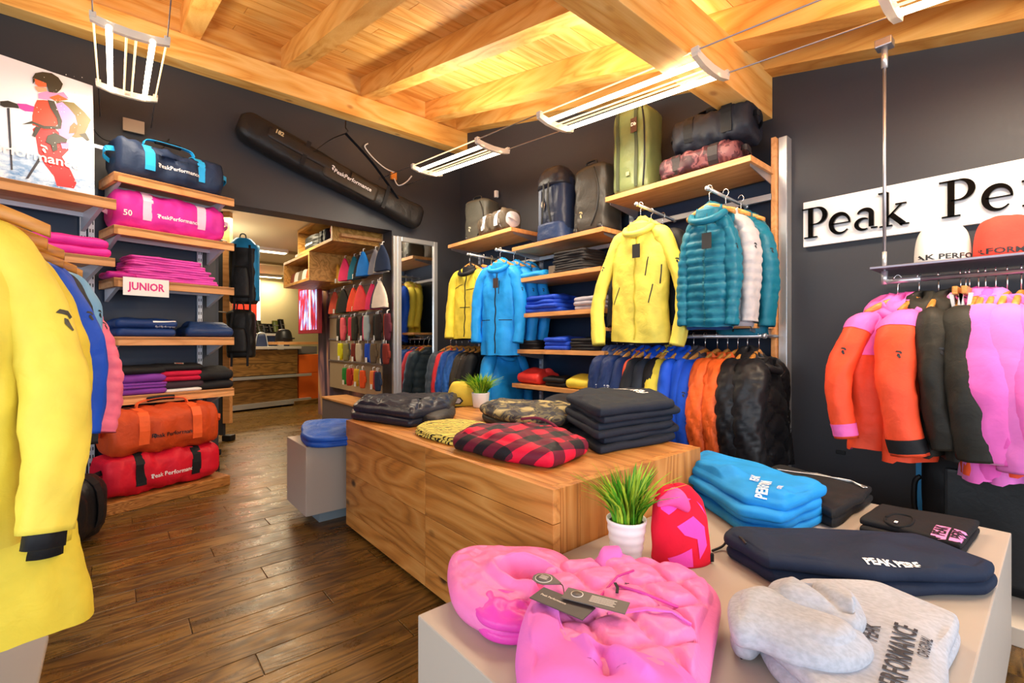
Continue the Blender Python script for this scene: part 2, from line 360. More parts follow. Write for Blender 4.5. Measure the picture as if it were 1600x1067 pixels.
# ============================================================ THE SETTING
# ---- floor with planks
fl = MB().box(-3, 6, -2, 11, -.06, -.004); floor = struct('floor', fl, solid('floor_joint', '#1c1109', .7))
random.seed(3); pv = []
for k in range(5):
    b = MB().box(0, 1.15, 0, .122, -.004, 0, .0015); b2 = bpy.data.meshes.new('plank'); b2.from_pydata(b.v, [], b.f); b2.materials.append(M_floor); pv.append(b2)
cnt = 0; y = -1.2; row = 0
while y < 8.2:
    x0 = -.55 - (row * .43 % 1.15) + (0 if y < 4.3 else .6); xe = 3.0 if y < 4.3 else 2.3
    while x0 < xe and cnt < 300:
        mid = Vector((x0 + .57, y + .06)); d = mid.x * SN + mid.y * CS; l = mid.x * CS - mid.y * SN
        if d > .45 and abs(l) < d * 1.15 + .9:
            o = bpy.data.objects.new('plank', pv[cnt % 5]); C.objects.link(o); o.parent = floor; o.location = (x0, y, 0); cnt += 1
        x0 += 1.153
    y += .125; row += 1
struct('floor_edge_boards', MB().box(-3, 6, -2, 11, -.0045, -.0035), M_floor, floor)
# ---- walls
W_ = MB(); W_.box(2.9, 3.05, -1.7, 4.3, 0, 3.6); struct('wall_right', W_, M_wall)
W_ = MB(); W_.box(-2.6, .62, 4.3, 4.5, 0, 3.6); W_.box(.62, 2.09, 4.3, 4.5, 2.10, 3.6); W_.box(2.09, 3.05, 4.3, 4.5, 0, 3.6); struct('wall_back', W_, M_wall)
struct('wall_left', MB().box(-2.6, -2.5, -1.7, -1.5, 0, 3.4).box(-2.6, -2.5, 2.6, 4.3, 0, 3.6).box(-2.6, -2.5, -1.5, 2.6, 0, .3).box(-2.6, -2.5, -1.5, 2.6, 2.3, 3.2), M_wall)
struct('wall_front', MB().box(-2.6, 3.05, -2.1, -2.0, 0, .35).box(-2.6, 3.05, -2.1, -2.0, 1.85, 2.2).box(-2.6, -2.3, -2.1, -2, .35, 1.85).box(2.8, 3.05, -2.1, -2, .35, 1.85), M_wall)
struct('window_1', MB().box(-2.3, 2.8, -2.07, -2.03, .35, .42).box(-2.3, 2.8, -2.07, -2.03, 1.78, 1.85).box(-.65, -.58, -2.07, -2.03, .42, 1.78).box(1.1, 1.17, -2.07, -2.03, .42, 1.78), M_white)
struct('window_2', MB().box(-2.58, -2.52, -1.5, 2.6, .3, .37).box(-2.58, -2.52, -1.5, 2.6, 2.23, 2.3).box(-2.58, -2.52, .5, .57, .37, 2.23), M_white)
# ---- sloping pine ceiling
SL = .235
def zr(y): return 3.25 - SL * (4.157 - y)            # underside of the rafters
ceil = struct('ceiling', MB().add([(x, y, zr(y) + h) for x in (-2.6, 3.1) for y in (-2.1, 4.6) for h in (.195, .25)], [(0, 1, 3, 2), (4, 6, 7, 5), (0, 4, 5, 1), (2, 3, 7, 6), (0, 2, 6, 4), (1, 5, 7, 3)]), solid('board_backing', '#7a4a1c', .8))
pw = .142; y = -.9; k = 0
pm = {}
def slope_board(x0, x1, y0, y1, h0, h1):
    return MB().add([(x, yy, zr(yy) + h) for x in (x0, x1) for yy in (y0, y1) for h in (h0, h1)], [(0, 1, 3, 2), (4, 6, 7, 5), (0, 4, 5, 1), (2, 3, 7, 6), (0, 2, 6, 4), (1, 5, 7, 3)])
while y < 4.3:
    cuts = [-2.5, -.9 + .8 * (k % 3), 1.75 + .35 * (k % 4 - 1), 2.98]
    for a, b in zip(cuts, cuts[1:]): slope_board(a + .0015, b - .0015, y + .002, min(y + pw - .002, 4.3), .18, .194).build('plank', M_pineX, ceil)
    y += pw; k += 1
RX = []
for px0, px1, py in ((285, 310, 55), (441, 466, 108), (566, 587, 150), (666, 687, 185)):
    a = at(px0, py, Z=3.25); b = at(px1, py + 5, Z=3.25); RX.append(((a.x + b.x) / 2, .1))
RX = [RX[0][0] - .72, RX[0][0], RX[1][0], RX[2][0], RX[3][0], 2.84]
for i, x in enumerate([-1.15] + RX):
    o = slope_board(x - .06, x + .06, -1.9, 4.2, 0, .178).build('rafter', M_pineY, ceil)
struct('trim_1', MB().box(-2.5, 2.9, 4.157, 4.298, 3.05, 3.25, .004), M_pineX)          # wall plate beam
bl = MB(); 
xs_ = [-2.5] + sorted([-1.15] + RX)
for a, b in zip(xs_, xs_[1:]): bl.box(a + .06, b - .06, 4.2, 4.23, 3.25, 3.44)
struct('trim_2', bl, M_pineX)
struct('trim_3', MB().box(-.4, 2.9, 1.085, 1.245, 2.289, zr(1.16), .004), M_pineX)        # heavy cross beam
# ---- back room
M_cream = solid('cream_ceiling', '#efe0bd', .7); M_olive = solid('olive_plaster', '#a79a72', .8, bump=.1)
struct('wall_far', MB().box(-.5, 6, 10.2, 10.35, 0, 2.4), M_olive)
struct('ceiling_back_room', MB().box(-1.2, 6, 4.5, 10.35, 2.3, 2.4), M_cream)
struct('wall_back_room_left', MB().box(-1.0, -.85, 4.5, 10.2, 0, 2.3), M_olive)
def mural():
    m, t, p = newmat('painted_mural'); N = t.nodes; L = t.links; tc = N.new('ShaderNodeTexCoord'); mp = N.new('ShaderNodeMapping'); mp.inputs['Scale'].default_value = (1, 1.6, .45); L.new(tc.outputs['Object'], mp.inputs[0])
    n = N.new('ShaderNodeTexNoise'); n.inputs['Scale'].default_value = 1.7; n.inputs['Detail'].default_value = 3; n.inputs['Distortion'].default_value = 1.2; L.new(mp.outputs[0], n.inputs['Vector'])
    cr = N.new('ShaderNodeValToRGB'); cr.color_ramp.elements[0].position = .38; cr.color_ramp.elements[0].color = lin('#39334e'); cr.color_ramp.elements[1].position = .64; cr.color_ramp.elements[1].color = lin('#dbb07a')
    e = cr.color_ramp.elements.new(.5); e.color = lin('#6d5670'); e = cr.color_ramp.elements.new(.57); e.color = lin('#b0848a'); L.new(n.outputs['Fac'], cr.inputs[0]); L.new(cr.outputs[0], p.inputs['Base Color']); p.inputs['Roughness'].default_value = .5; return m
struct('wall_back_room_right', MB().box(2.14, 2.3, 4.5, 6.66, 0, 2.3), mural())
struct('wall_back_room_side', MB().box(3.4, 3.5, 6.5, 10.2, 0, 2.3).box(2.3, 3.4, 6.5, 6.64, 0, 2.3), M_olive)
struct('trim_4', MB().box(.9, 3, 7.2, 7.26, 2.26, 2.3).box(.9, 3, 8.4, 8.46, 2.26, 2.3), solid('track_metal', '#b8a77c', .4, .6))
# ============================================================ LAMPS
M_tube = solid('lit_tube', '#fff0cf', .4, emit=14); M_acr = solid('frosted_acrylic', '#e9e2d6', .35, trans=.25); M_rod = solid('lit_rod', '#f6dfae', .3, .4, emit=1.2)
LX = 2.1
def lz(y): return 2.165 + .09 * y
def luminaire(x, y0, y1, z0, z1, label, w=.15, power=24):
    t = thing('pendant_light', label, 'lamp', (x, y0, z0), 0, 'tube lights on tension cables')
    d = Vector((0, y1 - y0, z1 - z0)); n = d.normalized(); up = Vector((0, -n.z, n.y))
    def pt(u, s, h=0): return Vector((u, 0, 0)) + d * s + up * h
    for s in (0, 1):
        m = MB(); prof = [(-w, .0), (-w, .03), (-w * .5, .020), (0, .016), (w * .5, .020), (w, .03), (w, .0), (w * .5, -.016), (0, -.02), (-w * .5, -.016)]
        m.prism(prof, d * s - n * .014, (1, 0, 0), up, n, .028); m.build('end_plate', M_acr, t)
        for u in (-w * .93, w * .93): MB().box(u - .013, u + .013, d.y * s - .018, d.y * s + .018, d.z * s + .014, d.z * s + .042, .004).build('cable_clamp', M_acr, t)
    for u in (-w * .55, w * .55): MB().tube([pt(u, .015, 0), pt(u, .985, 0)], .013, 12).build('fluorescent_tube', M_tube, t)
    for u in (-w * .12, w * .12): MB().tube([pt(u, .01, -.005), pt(u, .99, -.005)], .005, 8).build('lit_rod', M_rod, t)
    for u in (-w * .93, w * .93): MB().tube([pt(u, 0, .028), pt(u, 1, .028)], .0045, 8).build('side_rod', M_rod, t)
    c = Vector((x, (y0 + y1) / 2, (z0 + z1) / 2)); L_ = (y1 - y0) * .9
    a = area('lamp_down', c - up * .05, -up, .2, L_, power, WARM); b = area('lamp_up', c + up * .05, up, .2, L_, power * .62, WARM)
    for q in (a, b):
        q.rotation_euler = (up * (-1 if q is a else 1)).to_track_quat('-Z', 'Y').to_euler()
    return t
luminaire(.06, 2.92, 3.82, 2.49, 2.56, 'tube light hanging over the poster corner of the left shelves, seen end-on', power=11)
luminaire(LX, 2.69, 3.63, lz(2.69), lz(3.63), 'smaller far tube light near the wall corner above the mirror')
luminaire(LX, 1.05, 2.05, lz(1.05), lz(2.05), 'large middle tube light strung below the pine cross beam')
luminaire(LX, -.5, .40, lz(-.5), lz(.40), 'tube light at the top right edge of the photo, mostly cut off')
for s, lb in ((-.14, 'upper tension cable carrying the row of tube lights'), (.14, 'lower tension cable carrying the row of tube lights')):
    tag(MB().tube([(LX + s, -.9, lz(-.9) + .03), (LX + s, 4.3, lz(4.3) + .03)], .0035, 6).build('tension_cable', M_rail), lb, 'cable', 'tension cables')
for s, lb in ((-.14, 'left thin wire holding the tube light over the poster'), (.14, 'right thin wire holding the tube light over the poster')):
    tag(MB().tube([(.06 + s, 2.0, 2.9), (.06 + s, 2.92, 2.52), (.06 + s, 3.82, 2.59), (.06 + s, 4.3, 2.56)], .003, 6).build('suspension_wire', M_rail), lb, 'wire', 'suspension wires')
t = thing('junction_box', 'small orange junction box with white cable on the dark wall by the ski bag', 'electrical box', (2.1, 4.29, 2.64))
MB().box(-.03, .03, -.02, .01, -.04, .04, .004).build('box', solid('orange_plastic', '#e0882e', .5), t)
MB().tube(catmull([(0, -.02, .03), (-.1, -.02, .05), (-.22, -.02, .12), (-.3, -.02, .2), (-.27, -.02, .24)], 20), .006, 6).build('cord', M_white, t)
MB().tube(catmull([(0, -.02, -.03), (.03, -.05, -.1), (.1, -.08, -.06), (.14, -.12, .0)], 16), .006, 6).build('cord', M_white, t)
t = thing('transformer_box', 'small black transformer with loose cables behind the lamp over the poster', 'electrical box', (.10, 4.28, 2.38))
MB().box(-.05, .05, -.04, .01, -.05, .05, .005).build('housing', M_black, t)
MB().box(-.06, .06, -.03, -.01, .1, .19, .003).build('junction_plate', solid('beige_plate', '#b9a68d', .6), t)
MB().tube(catmull([(-.04, -.03, .02), (-.16, -.05, .0), (-.24, -.06, .1), (-.26, -.05, .17)], 18), .005, 6).build('cable', M_black, t)
MB().tube(catmull([(.04, -.03, .0), (.14, -.05, .0), (.2, -.05, .1)], 16), .005, 6).build('cable', M_black, t)
t = tag(MB().box(-.02, .02, -.03, 0, -.035, .035, .008).build('wall_sensor', M_white, None, (2.86, 3.62, 2.45)), 'small white sensor on the dark wall below the far tube light', 'sensor')
# ceiling rod of the right rack
# ============================================================ BIG FURNITURE
def board(par, x0, x1, y0, y1, z0, z1, m, b=.0015): return MB().box(x0, x1, y0, y1, z0, z1, b).build('board', m, par)
t = thing('wooden_display_box', 'large low display box of aged oak boards in the middle of the shop', 'display table')
bx0, bx1, by0, by1, bt = .945, 1.777, .932, 2.49, .58
MB().box(bx0 + .03, bx1 - .03, by0 + .03, by1 - .03, 0, .56).build('core', M_black, t)
ys = [by0, 1.65, by1]; zs = [.02, .10, .305, .479, .58]
for i in range(2):
    for j in range(4):
        board(t, bx0, bx0 + .03, ys[i] + .001, ys[i + 1] - .001, zs[j] + .001, zs[j + 1] - .001, M_oak)
for a, b in ((bx0 + .03, 1.06), (1.06, 1.45), (1.45, bx1)):
    MB().box(a + .001, b - .001, by0, by0 + .03, .02, .579, .0015).build('board', M_oakX, t)
for a, b in ((bx0 + .03, 1.06), (1.06, 1.24), (1.24, 1.45), (1.45, bx1)):
    MB().box(a + .0007, b - .0007, by0 + .03, by1, .55, .58, .0012).build('board', M_oak, t)
board(t, bx1 - .03, bx1, by0 + .031, by1, .02, .549, M_oak); MB().box(bx0 + .03, bx1 - .03, by1 - .03, by1, .02, .549, .001).build('board', M_oakX, t)
t = thing('concrete_display_table', 'low grey plastered display table in the foreground stacked with clothes', 'display table')
gx0, gx1, gy0, gy1, gt = .513, 2.17, .104, .928, .392
MB().box(gx0, gx1, gy0, gy1, .03, gt, .004).build('body', M_conc, t); MB().box(gx0 + .06, gx1 - .06, gy0 + .06, gy1 - .06, 0, .035).build('plinth', M_black, t)
t = thing('concrete_cube', 'small grey concrete cube behind the oak display box', 'pedestal')
MB().box(.769, 1.16, 2.59, 2.95, .07, .44, .004).build('body', M_conc, t); MB().box(.86, 1.12, 2.66, 2.92, 0, .07).build('recessed_base', solid('blue_grey_base', '#7d8a92', .6), t)
t = thing('low_plinth', 'pale plinth under the yellow jackets at the left edge', 'pedestal'); MB().box(-.75, -.17, 1.0, 2.0, 0, .10, .006).build('slab', solid('pale_laminate', '#b9ab98', .5, bump=.1), t); MB().box(-.76, -.155, 1.0, 2.01, .085, .102, .004).build('edge_strip', M_conc, t)

# ---- slotted upright + shelf builders
def upright(par, x, y, z0, z1, ux=(1, 0), m=M_upr, name='slotted_upright', w=.03):
    """u: direction of the face width; slots are dark pieces standing in for the shade inside holes"""
    U = Vector((ux[0], ux[1], 0)); Nn = Vector((-ux[1], ux[0], 0)); mb = MB(); O = Vector((x, y, 0))
    mb.prism([(-w / 2, z0), (w / 2, z0), (w / 2, z1), (-w / 2, z1)], O, U, (0, 0, 1), Nn, .02); o = mb.build(name, m, par)
    sl = MB(); z = z0 + .03
    while z < z1 - .03:
        for s in (-.007, .007): sl.prism([(s - .0028, z), (s + .0028, z), (s + .0028, z + .022), (s - .0028, z + .022)], O - Nn * .0006, U, (0, 0, 1), Nn, .002)
        z += .05
    q = sl.build('slots', M_black, o); q['kind'] = 'stuff'; return o
# ============================================================ RIGHT WALL SHELVING (three bays)
rw = thing('wall_shelving', 'slotted steel uprights and dark blue back panels of the shelving on the right wall', 'shelving')
M_panel = solid('navy_back_panel', '#16283f', .45, bump=.05)
for a, b in ((1.08, 2.03), (2.04, 2.98), (2.99, 3.92)): MB().box(2.885, 2.899, a, b, .05, 1.93).build('back_panel', M_panel, rw)
for yy, zt in ((2.035, 1.93), (2.985, 1.75), (3.9, 1.9)): upright(rw, 2.865, yy, .05, zt, (0, -1))
upright(rw, 2.862, 1.06, .3, 2.135, (0, -1), M_steel, w=.028)
MB().box(2.83, 2.9, .985, 1.028, .0, 2.14, .002).build('steel_end_post', M_steel, rw)
MB().box(2.80, 2.9, 1.032, 1.056, .0, 2.14, .002).build('wooden_end_post', M_shelfwood, rw)
def shelf(label, x0, x1, y0, y1, zt, m=M_shelfwoodY, th=.032, rail=True, grp='wooden shelves on the right wall'):
    t = thing('wooden_shelf', label, 'shelf', (0, 0, 0), 0, grp)
    MB().box(x0, x1, y0, y1, zt - th, zt, .002).build('board', m, t)
    for yy in (y0 + .015, y1 - .015): MB().prism([(0, 0), (-(x1 - x0) * .85, 0), (-(x1 - x0) * .85, -.015), (0, -.06)], (x1 - .02, yy, zt - th), (1, 0, 0), (0, 0, 1), (0, 1, 0), .004).build('bracket', M_rail, t)
    return t
shelf('highest right shelf, carrying the green backpack and black duffel', 2.5, 2.87, 1.04, 1.98, 1.965)
shelf('shelf carrying the tall navy backpack and black trolley bag', 2.5, 2.87, 2.0, 2.945, 1.775)
shelf('shelf next to the mirror carrying a grey case and duffel', 2.5, 2.87, 2.955, 3.92, 1.95)
shelf('second shelf down with black folded trousers and a light blue garment', 2.5, 2.87, 2.02, 2.945, 1.51)
shelf('third shelf down with royal blue and grey folded clothes', 2.5, 2.87, 2.02, 2.945, 1.225)
shelf('fourth shelf down with black and blue folded sweaters', 2.5, 2.87, 1.99, 2.945, .935)
shelf('lowest right shelf with a red jacket, black and yellow folded clothes', 2.5, 2.87, 1.99, 2.945, .655)
shelf('thin shelf over the rail of hanging down jackets, under the yellow jacket', 2.5, 2.87, 1.04, 1.98, 1.095, th=.025)
shelf('thin shelf over the rail beside the mirror, under the sky blue jackets', 2.5, 2.87, 2.955, 3.93, 1.10, th=.025)
def rail(label, p0, p1, r=.011, arms=(), grp='clothes rails'):
    t = thing('clothes_rail', label, 'rail', (0, 0, 0), 0, grp); MB().tube([p0, p1], r, 12).build('bar', M_steel, t)
    for a, b in arms: MB().tube([a, b], r * .9, 8).build('arm', M_rail, t)
    m = MB(); 
    for p in (p0, p1): m.tube([Vector(p) + (Vector(p1) - Vector(p0)).normalized() * s for s in (-.008, .008)], r * 1.35, 12)
    m.build('end_cap', M_steel, t); return t
RXR = 2.62
rail('chrome rail of down jackets below the thin right shelf', (RXR, 1.02, 1.03), (RXR, 1.965, 1.03), .011, [((RXR, 1.02, 1.03), (2.88, 1.04, 1.03)), ((RXR, 1.965, 1.03), (2.88, 1.975, 1.03))])
rail('chrome rail of jackets beside the mirror', (RXR, 3.0, 1.03), (RXR, 3.88, 1.03), .011, [((RXR, 3.0, 1.03), (2.88, 2.99, 1.03)), ((RXR, 3.88, 1.03), (2.88, 3.9, 1.03))])
cb = MB().box(2.80, 2.825, 1.05, 1.97, 1.795, 1.83, .002).build('cross_bar', M_steel, rw)
cb = MB().box(2.80, 2.825, 2.0, 3.9, 1.70, 1.73, .002).build('cross_bar', M_steel, rw)
rail('facing-out arm holding the yellow shell jacket', (2.36, 1.635, 1.815), (2.82, 1.66, 1.80), .009)
rail('facing-out arm holding the teal and silver down jackets', (2.36, 1.20, 1.80), (2.82, 1.2, 1.79), .009)
rail('facing-out arm holding the sky blue jackets', (2.42, 3.05, 1.765), (2.82, 3.05, 1.76), .009)
rail('facing-out arm holding the yellow jackets next to the mirror', (2.42, 3.46, 1.785), (2.84, 3.44, 1.77), .009)

# ============================================================ LEFT WALL UNIT
LA = math.atan2(.169, .667); LU = Vector((math.cos(LA), math.sin(LA), 0)); LV = Vector((-math.sin(LA), math.cos(LA), 0)); LO = Vector((-.006, 3.743, 0))
def L3(u, v, z): return LO + LU * u + LV * v + Vector((0, 0, z))
lu = thing('slotted_wall_frame', 'pale slotted frame with dark panels carrying the left shelves', 'shelving', LO, LA)
MB().box(-.9, .64, .34, .355, 0, 2.0).build('back_panel', M_panel, lu)
MB().box(.60, .70, .33, .40, .0, 2.0).build('end_panel', solid('dark_grey_panel', '#34383e', .5), lu)
MB().box(.62, .72, .31, .33, .0, .07).build('skirting', M_black, lu)
for u, zt in ((-.035, 2.27), (-.075, 2.27), (.585, 2.0)): upright(lu, u, .31, .07, zt, (1, 0))
MB().box(-.035, .60, .31, .325, 2.25, 2.275, .002).build('top_rail', M_upr, lu)
def lshelf(label, u0, u1, v0, v1, zt, th=.055, lip=.05):
    t = thing('wooden_shelf', label, 'shelf', LO, LA, 'thick wooden shelves on the left unit')
    m = MB().box(u0, u1, v0, v1, zt - .022, zt, .002); m.box(u0, u1, v0, v0 + .022, zt - th, zt - .001, .002); m.box(u0, u0 + .022, v0, v1, zt - th, zt - .001, .002); m.build('board', M_shelfwood, t)
    for u in (u0 + .03, u1 - .06): MB().prism([(0, 0), (v0 - v1 + .04, 0), (v0 - v1 + .04, -.02), (0, -.11)], (u, v1, zt - .023), (0, 1, 0), (0, 0, 1), (1, 0, 0), .02).build('bracket', M_upr, t)
    MB().box(u0 + .03, u1 - .04, v1 - .05, v1 - .03, zt - .05, zt - .023, .002).build('support_bar', M_upr, t); return t
lshelf('top left shelf under the navy and blue duffel', 0, .69, 0, .31, 2.04)
lshelf('left shelf under the pink duffel marked 50', 0, .69, 0, .31, 1.715)
lshelf('left shelf with folded pink trousers and the sign', 0, .69, 0, .31, 1.392)
lshelf('left shelf with folded navy trousers', 0, .69, 0, .31, 1.03)
lshelf('left shelf with purple, crimson and black sweaters', 0, .69, 0, .31, .66)
lshelf('shelf at the left edge that the ski poster stands on', -1.0, -.04, -.205, .25, 1.82, .06)
lshelf('low left edge shelf with bright pink folded jackets', -1.0, -.045, -.205, .25, 1.48, .05)
t = thing('wooden_platform', 'thick rough oak board on the floor under the red duffel', 'platform', (-.045, 3.52, 0), math.radians(20))
MB().box(0, .70, 0, .42, .0, .068, .005).build('board', wood('rough_oak', '#c98d4a', '#a5682c', '#5f3412', 'x', .5, 2, .6, .1, ring=3), t)

# poster with skier
PN = Vector((-LV.x, -LV.y, .06)).normalized(); PP = L3(-.08, .10, 1.822)
PU = LU; PV = PN.cross(PU); PV = -PV if PV.z < 0 else PV
tp = thing('ski_poster', 'mounted photo poster of a skier in a pink and red suit', 'poster', PP)
def pq(px, py): q = on_plane(px, py, PP, PN) - PP; return (q.dot(PU), q.dot(PV))
pr = pq(145, 140)[0]; ph = pq(143, 133)[1]
def poster_mat():
    m, t, p = newmat('poster_print'); N = t.nodes; L = t.links; tc = N.new('ShaderNodeTexCoord'); s = N.new('ShaderNodeSeparateXYZ'); L.new(tc.outputs['Object'], s.inputs[0])
    n = N.new('ShaderNodeTexNoise'); n.inputs['Scale'].default_value = 7; n.inputs['Detail'].default_value = 8; n.inputs['Roughness'].default_value = .7; mp = N.new('ShaderNodeMapping'); mp.inputs['Scale'].default_value = (1, 1, 2.2); L.new(tc.outputs['Object'], mp.inputs[0]); L.new(mp.outputs[0], n.inputs['Vector'])
    a = N.new('ShaderNodeMapRange'); a.inputs['From Min'].default_value = .36; a.inputs['From Max'].default_value = .12; L.new(s.outputs[2], a.inputs['Value'])
    b = N.new('ShaderNodeMapRange'); b.inputs['From Min'].default_value = .42; b.inputs['From Max'].default_value = .6; L.new(n.outputs['Fac'], b.inputs['Value'])
    mu = N.new('ShaderNodeMath'); mu.operation = 'MULTIPLY'; L.new(a.outputs[0], mu.inputs[0]); L.new(b.outputs[0], mu.inputs[1])
    cr = N.new('ShaderNodeValToRGB'); cr.color_ramp.elements[0].color = lin('#f3eef0'); cr.color_ramp.elements[1].color = lin('#5f8fc4'); e = cr.color_ramp.elements.new(.4); e.color = lin('#b9d0e8'); L.new(mu.outputs[0], cr.inputs[0]); L.new(cr.outputs[0], p.inputs['Base Color']); p.inputs['Roughness'].default_value = .35; return m
pb = MB().prism([(-.75, 0), (pr, 0), (pr, ph), (-.75, ph)], (0, 0, 0), PU, PV, -PN, .015).build('print', poster_mat(), tp)
def pp(name, hexc, pts, lay):
    q = [pq(*a) for a in pts]; f = flat_poly(q, .5)
    return decal(name, f, PN * (.0008 * lay), PU, PV, solid('print_' + hexc, hexc, .4), tp)
Z8 = lambda pts: [(x / 4.853, 90 + y / 4.853) for x, y in pts]
pp('trousers', '#d3222c', Z8([(245, 540), (275, 520), (400, 520), (440, 560), (500, 640), (520, 700), (470, 750), (540, 860), (580, 950), (560, 990), (430, 970), (410, 900), (340, 810), (290, 720), (270, 600)]), 1)
pp('backpack', '#7a6a3c', Z8([(420, 320), (560, 340), (640, 410), (690, 470), (650, 560), (640, 600), (570, 605), (520, 590), (480, 480)]), 2)
pp('pack_strap', '#3b3426', Z8([(600, 580), (650, 570), (680, 625), (660, 630)]), 3)
pp('jacket', '#e8402a', Z8([(262, 360), (280, 320), (330, 320), (400, 330), (420, 420), (440, 500), (400, 545), (330, 545), (245, 510), (245, 440)]), 3)
pp('sleeve', '#e58fc8', Z8([(420, 350), (470, 335), (520, 380), (570, 440), (585, 500), (560, 580), (520, 620), (450, 590), (440, 540), (470, 500), (440, 430), (410, 390)]), 4)
pp('sleeve_patch', '#e8602c', Z8([(560, 490), (590, 520), (575, 570), (520, 575), (530, 520)]), 5)
pp('far_arm', '#d63a98', Z8([(130, 345), (200, 350), (260, 370), (250, 410), (190, 405), (150, 385)]), 2)
pp('glove', '#2a2622', Z8([(0, 330), (60, 325), (130, 350), (145, 385), (100, 378), (30, 375), (0, 360)]), 4)
pp('pole', '#30303c', Z8([(52, 380), (72, 380), (96, 850), (82, 850)]), 3)
pp('pole', '#30303c', Z8([(300, 745), (330, 740), (215, 915), (192, 918)]), 5)
pp('strap', '#3a342a', Z8([(360, 320), (410, 330), (470, 480), (460, 540), (330, 540), (250, 500), (165, 505), (240, 480), (330, 515), (440, 520), (430, 460), (380, 380)]), 6)
pp('glove', '#3b362c', Z8([(360, 590), (420, 570), (510, 620), (500, 650), (430, 650), (435, 700), (400, 715), (385, 660), (345, 640)]), 6)
pp('buckle', '#2b2622', Z8([(270, 520), (310, 530), (265, 605), (243, 590)]), 7)
pp('collar', '#f08ab8', Z8([(290, 270), (350, 255), (430, 270), (480, 260), (520, 310), (430, 310), (360, 320), (290, 310)]), 5)
pp('collar_shadow', '#e8602c', Z8([(370, 300), (440, 280), (520, 320), (420, 330)]), 6)
pp('face', '#e8a07c', Z8([(262, 215), (350, 230), (355, 255), (290, 262), (270, 240)]), 6)
pp('helmet', '#3c3528', Z8([(245, 150), (265, 118), (320, 108), (390, 118), (440, 150), (475, 200), (460, 240), (430, 268), (370, 262), (350, 200), (262, 180), (248, 200)]), 7)
pp('goggles', '#f0653a', Z8([(262, 160), (350, 195), (350, 225), (290, 220), (265, 200)]), 8)
pp('bag_flap', '#e58fc8', Z8([(455, 640), (520, 640), (520, 690), (470, 690)]), 6)
sn = MB(); random.seed(5)
for i in range(90):
    q = pq(*Z8([(random.uniform(250, 680), random.uniform(120, 980))])[0]); r_ = random.uniform(.0012, .003)
    sn.prism([(q[0] + r_ * math.cos(a), q[1] + r_ * math.sin(a)) for a in (0, 1.3, 2.6, 3.9, 5.2)], PN * .0075, PU, PV, PN, .0002)
o = sn.build('snow_flecks', M_white, tp); o['kind'] = 'stuff'
a = pq(52, 243); b = pq(58, 233)
decal('lettering', flat_text('Performance', .075, 1.0, .0012, maxe=.1), PU * a[0] + PV * a[1] + PN * .0085, PU, PV, M_white, tp)
logo('emblem', .03, PU * pq(68, 232)[0] + PV * pq(68, 232)[1] + PN * .0085, PU, PV, M_white, tp, None)
# JUNIOR sign
ts = thing('shelf_sign', 'small white sign reading JUNIOR in pink on the left shelf edge', 'sign', L3(.13, -.012, 1.335), LA)
q0 = L3(.13, -.012, 1.335); 
MB().box(-.09, .15, -.004, .0, -.047, .065).build('plate', M_white, ts)
decal('lettering', flat_text('JUNIOR', .066, .82, .002, maxe=.1), (.03, -.0046, .009), (1, 0, 0), (0, 0, 1), solid('pink_ink', '#d8187c', .5), ts)
# ============================================================ HANGING GARMENTS
def hanger_proto():
    t = thing('wooden_hanger', 'wooden hanger', 'hanger')
    m = MB(); rings = []
    for i in range(13):
        u = -1 + 2 * i / 12; x = u * .125; z = -.088 - .05 * abs(u) ** 1.5; h = .017 - .006 * abs(u); rings.append([(x, a * .009 + .012 * abs(u), z + b * h) for a, b in ((1, .7), (.6, 1), (-.6, 1), (-1, .7), (-1, -.7), (-.6, -1), (.6, -1), (1, -.7))])
    m.loft(rings); m.build('hanger_bar', M_hang, t)
    MB().tube([(0, 0, -.075), (0, 0, -.036)] + [(.016 * math.sin(a) , 0, -.0155 + -.020 * math.cos(a) + .018) for a in [k * .42 for k in range(0, 12)]], .0024, 6).build('hook', M_hook, t); return t
HP = hanger_proto(); HP_USED = [False]
def hanger(loc, rotz, label, group='wooden hangers'):
    if not HP_USED[0]:
        HP_USED[0] = True; HP.location = loc; HP.rotation_euler = (0, 0, rotz); HP['label'] = label; HP['group'] = group; return HP
    c = copy_thing(HP, loc, rotz, label, group); c.scale = (1, 1, 1); return c
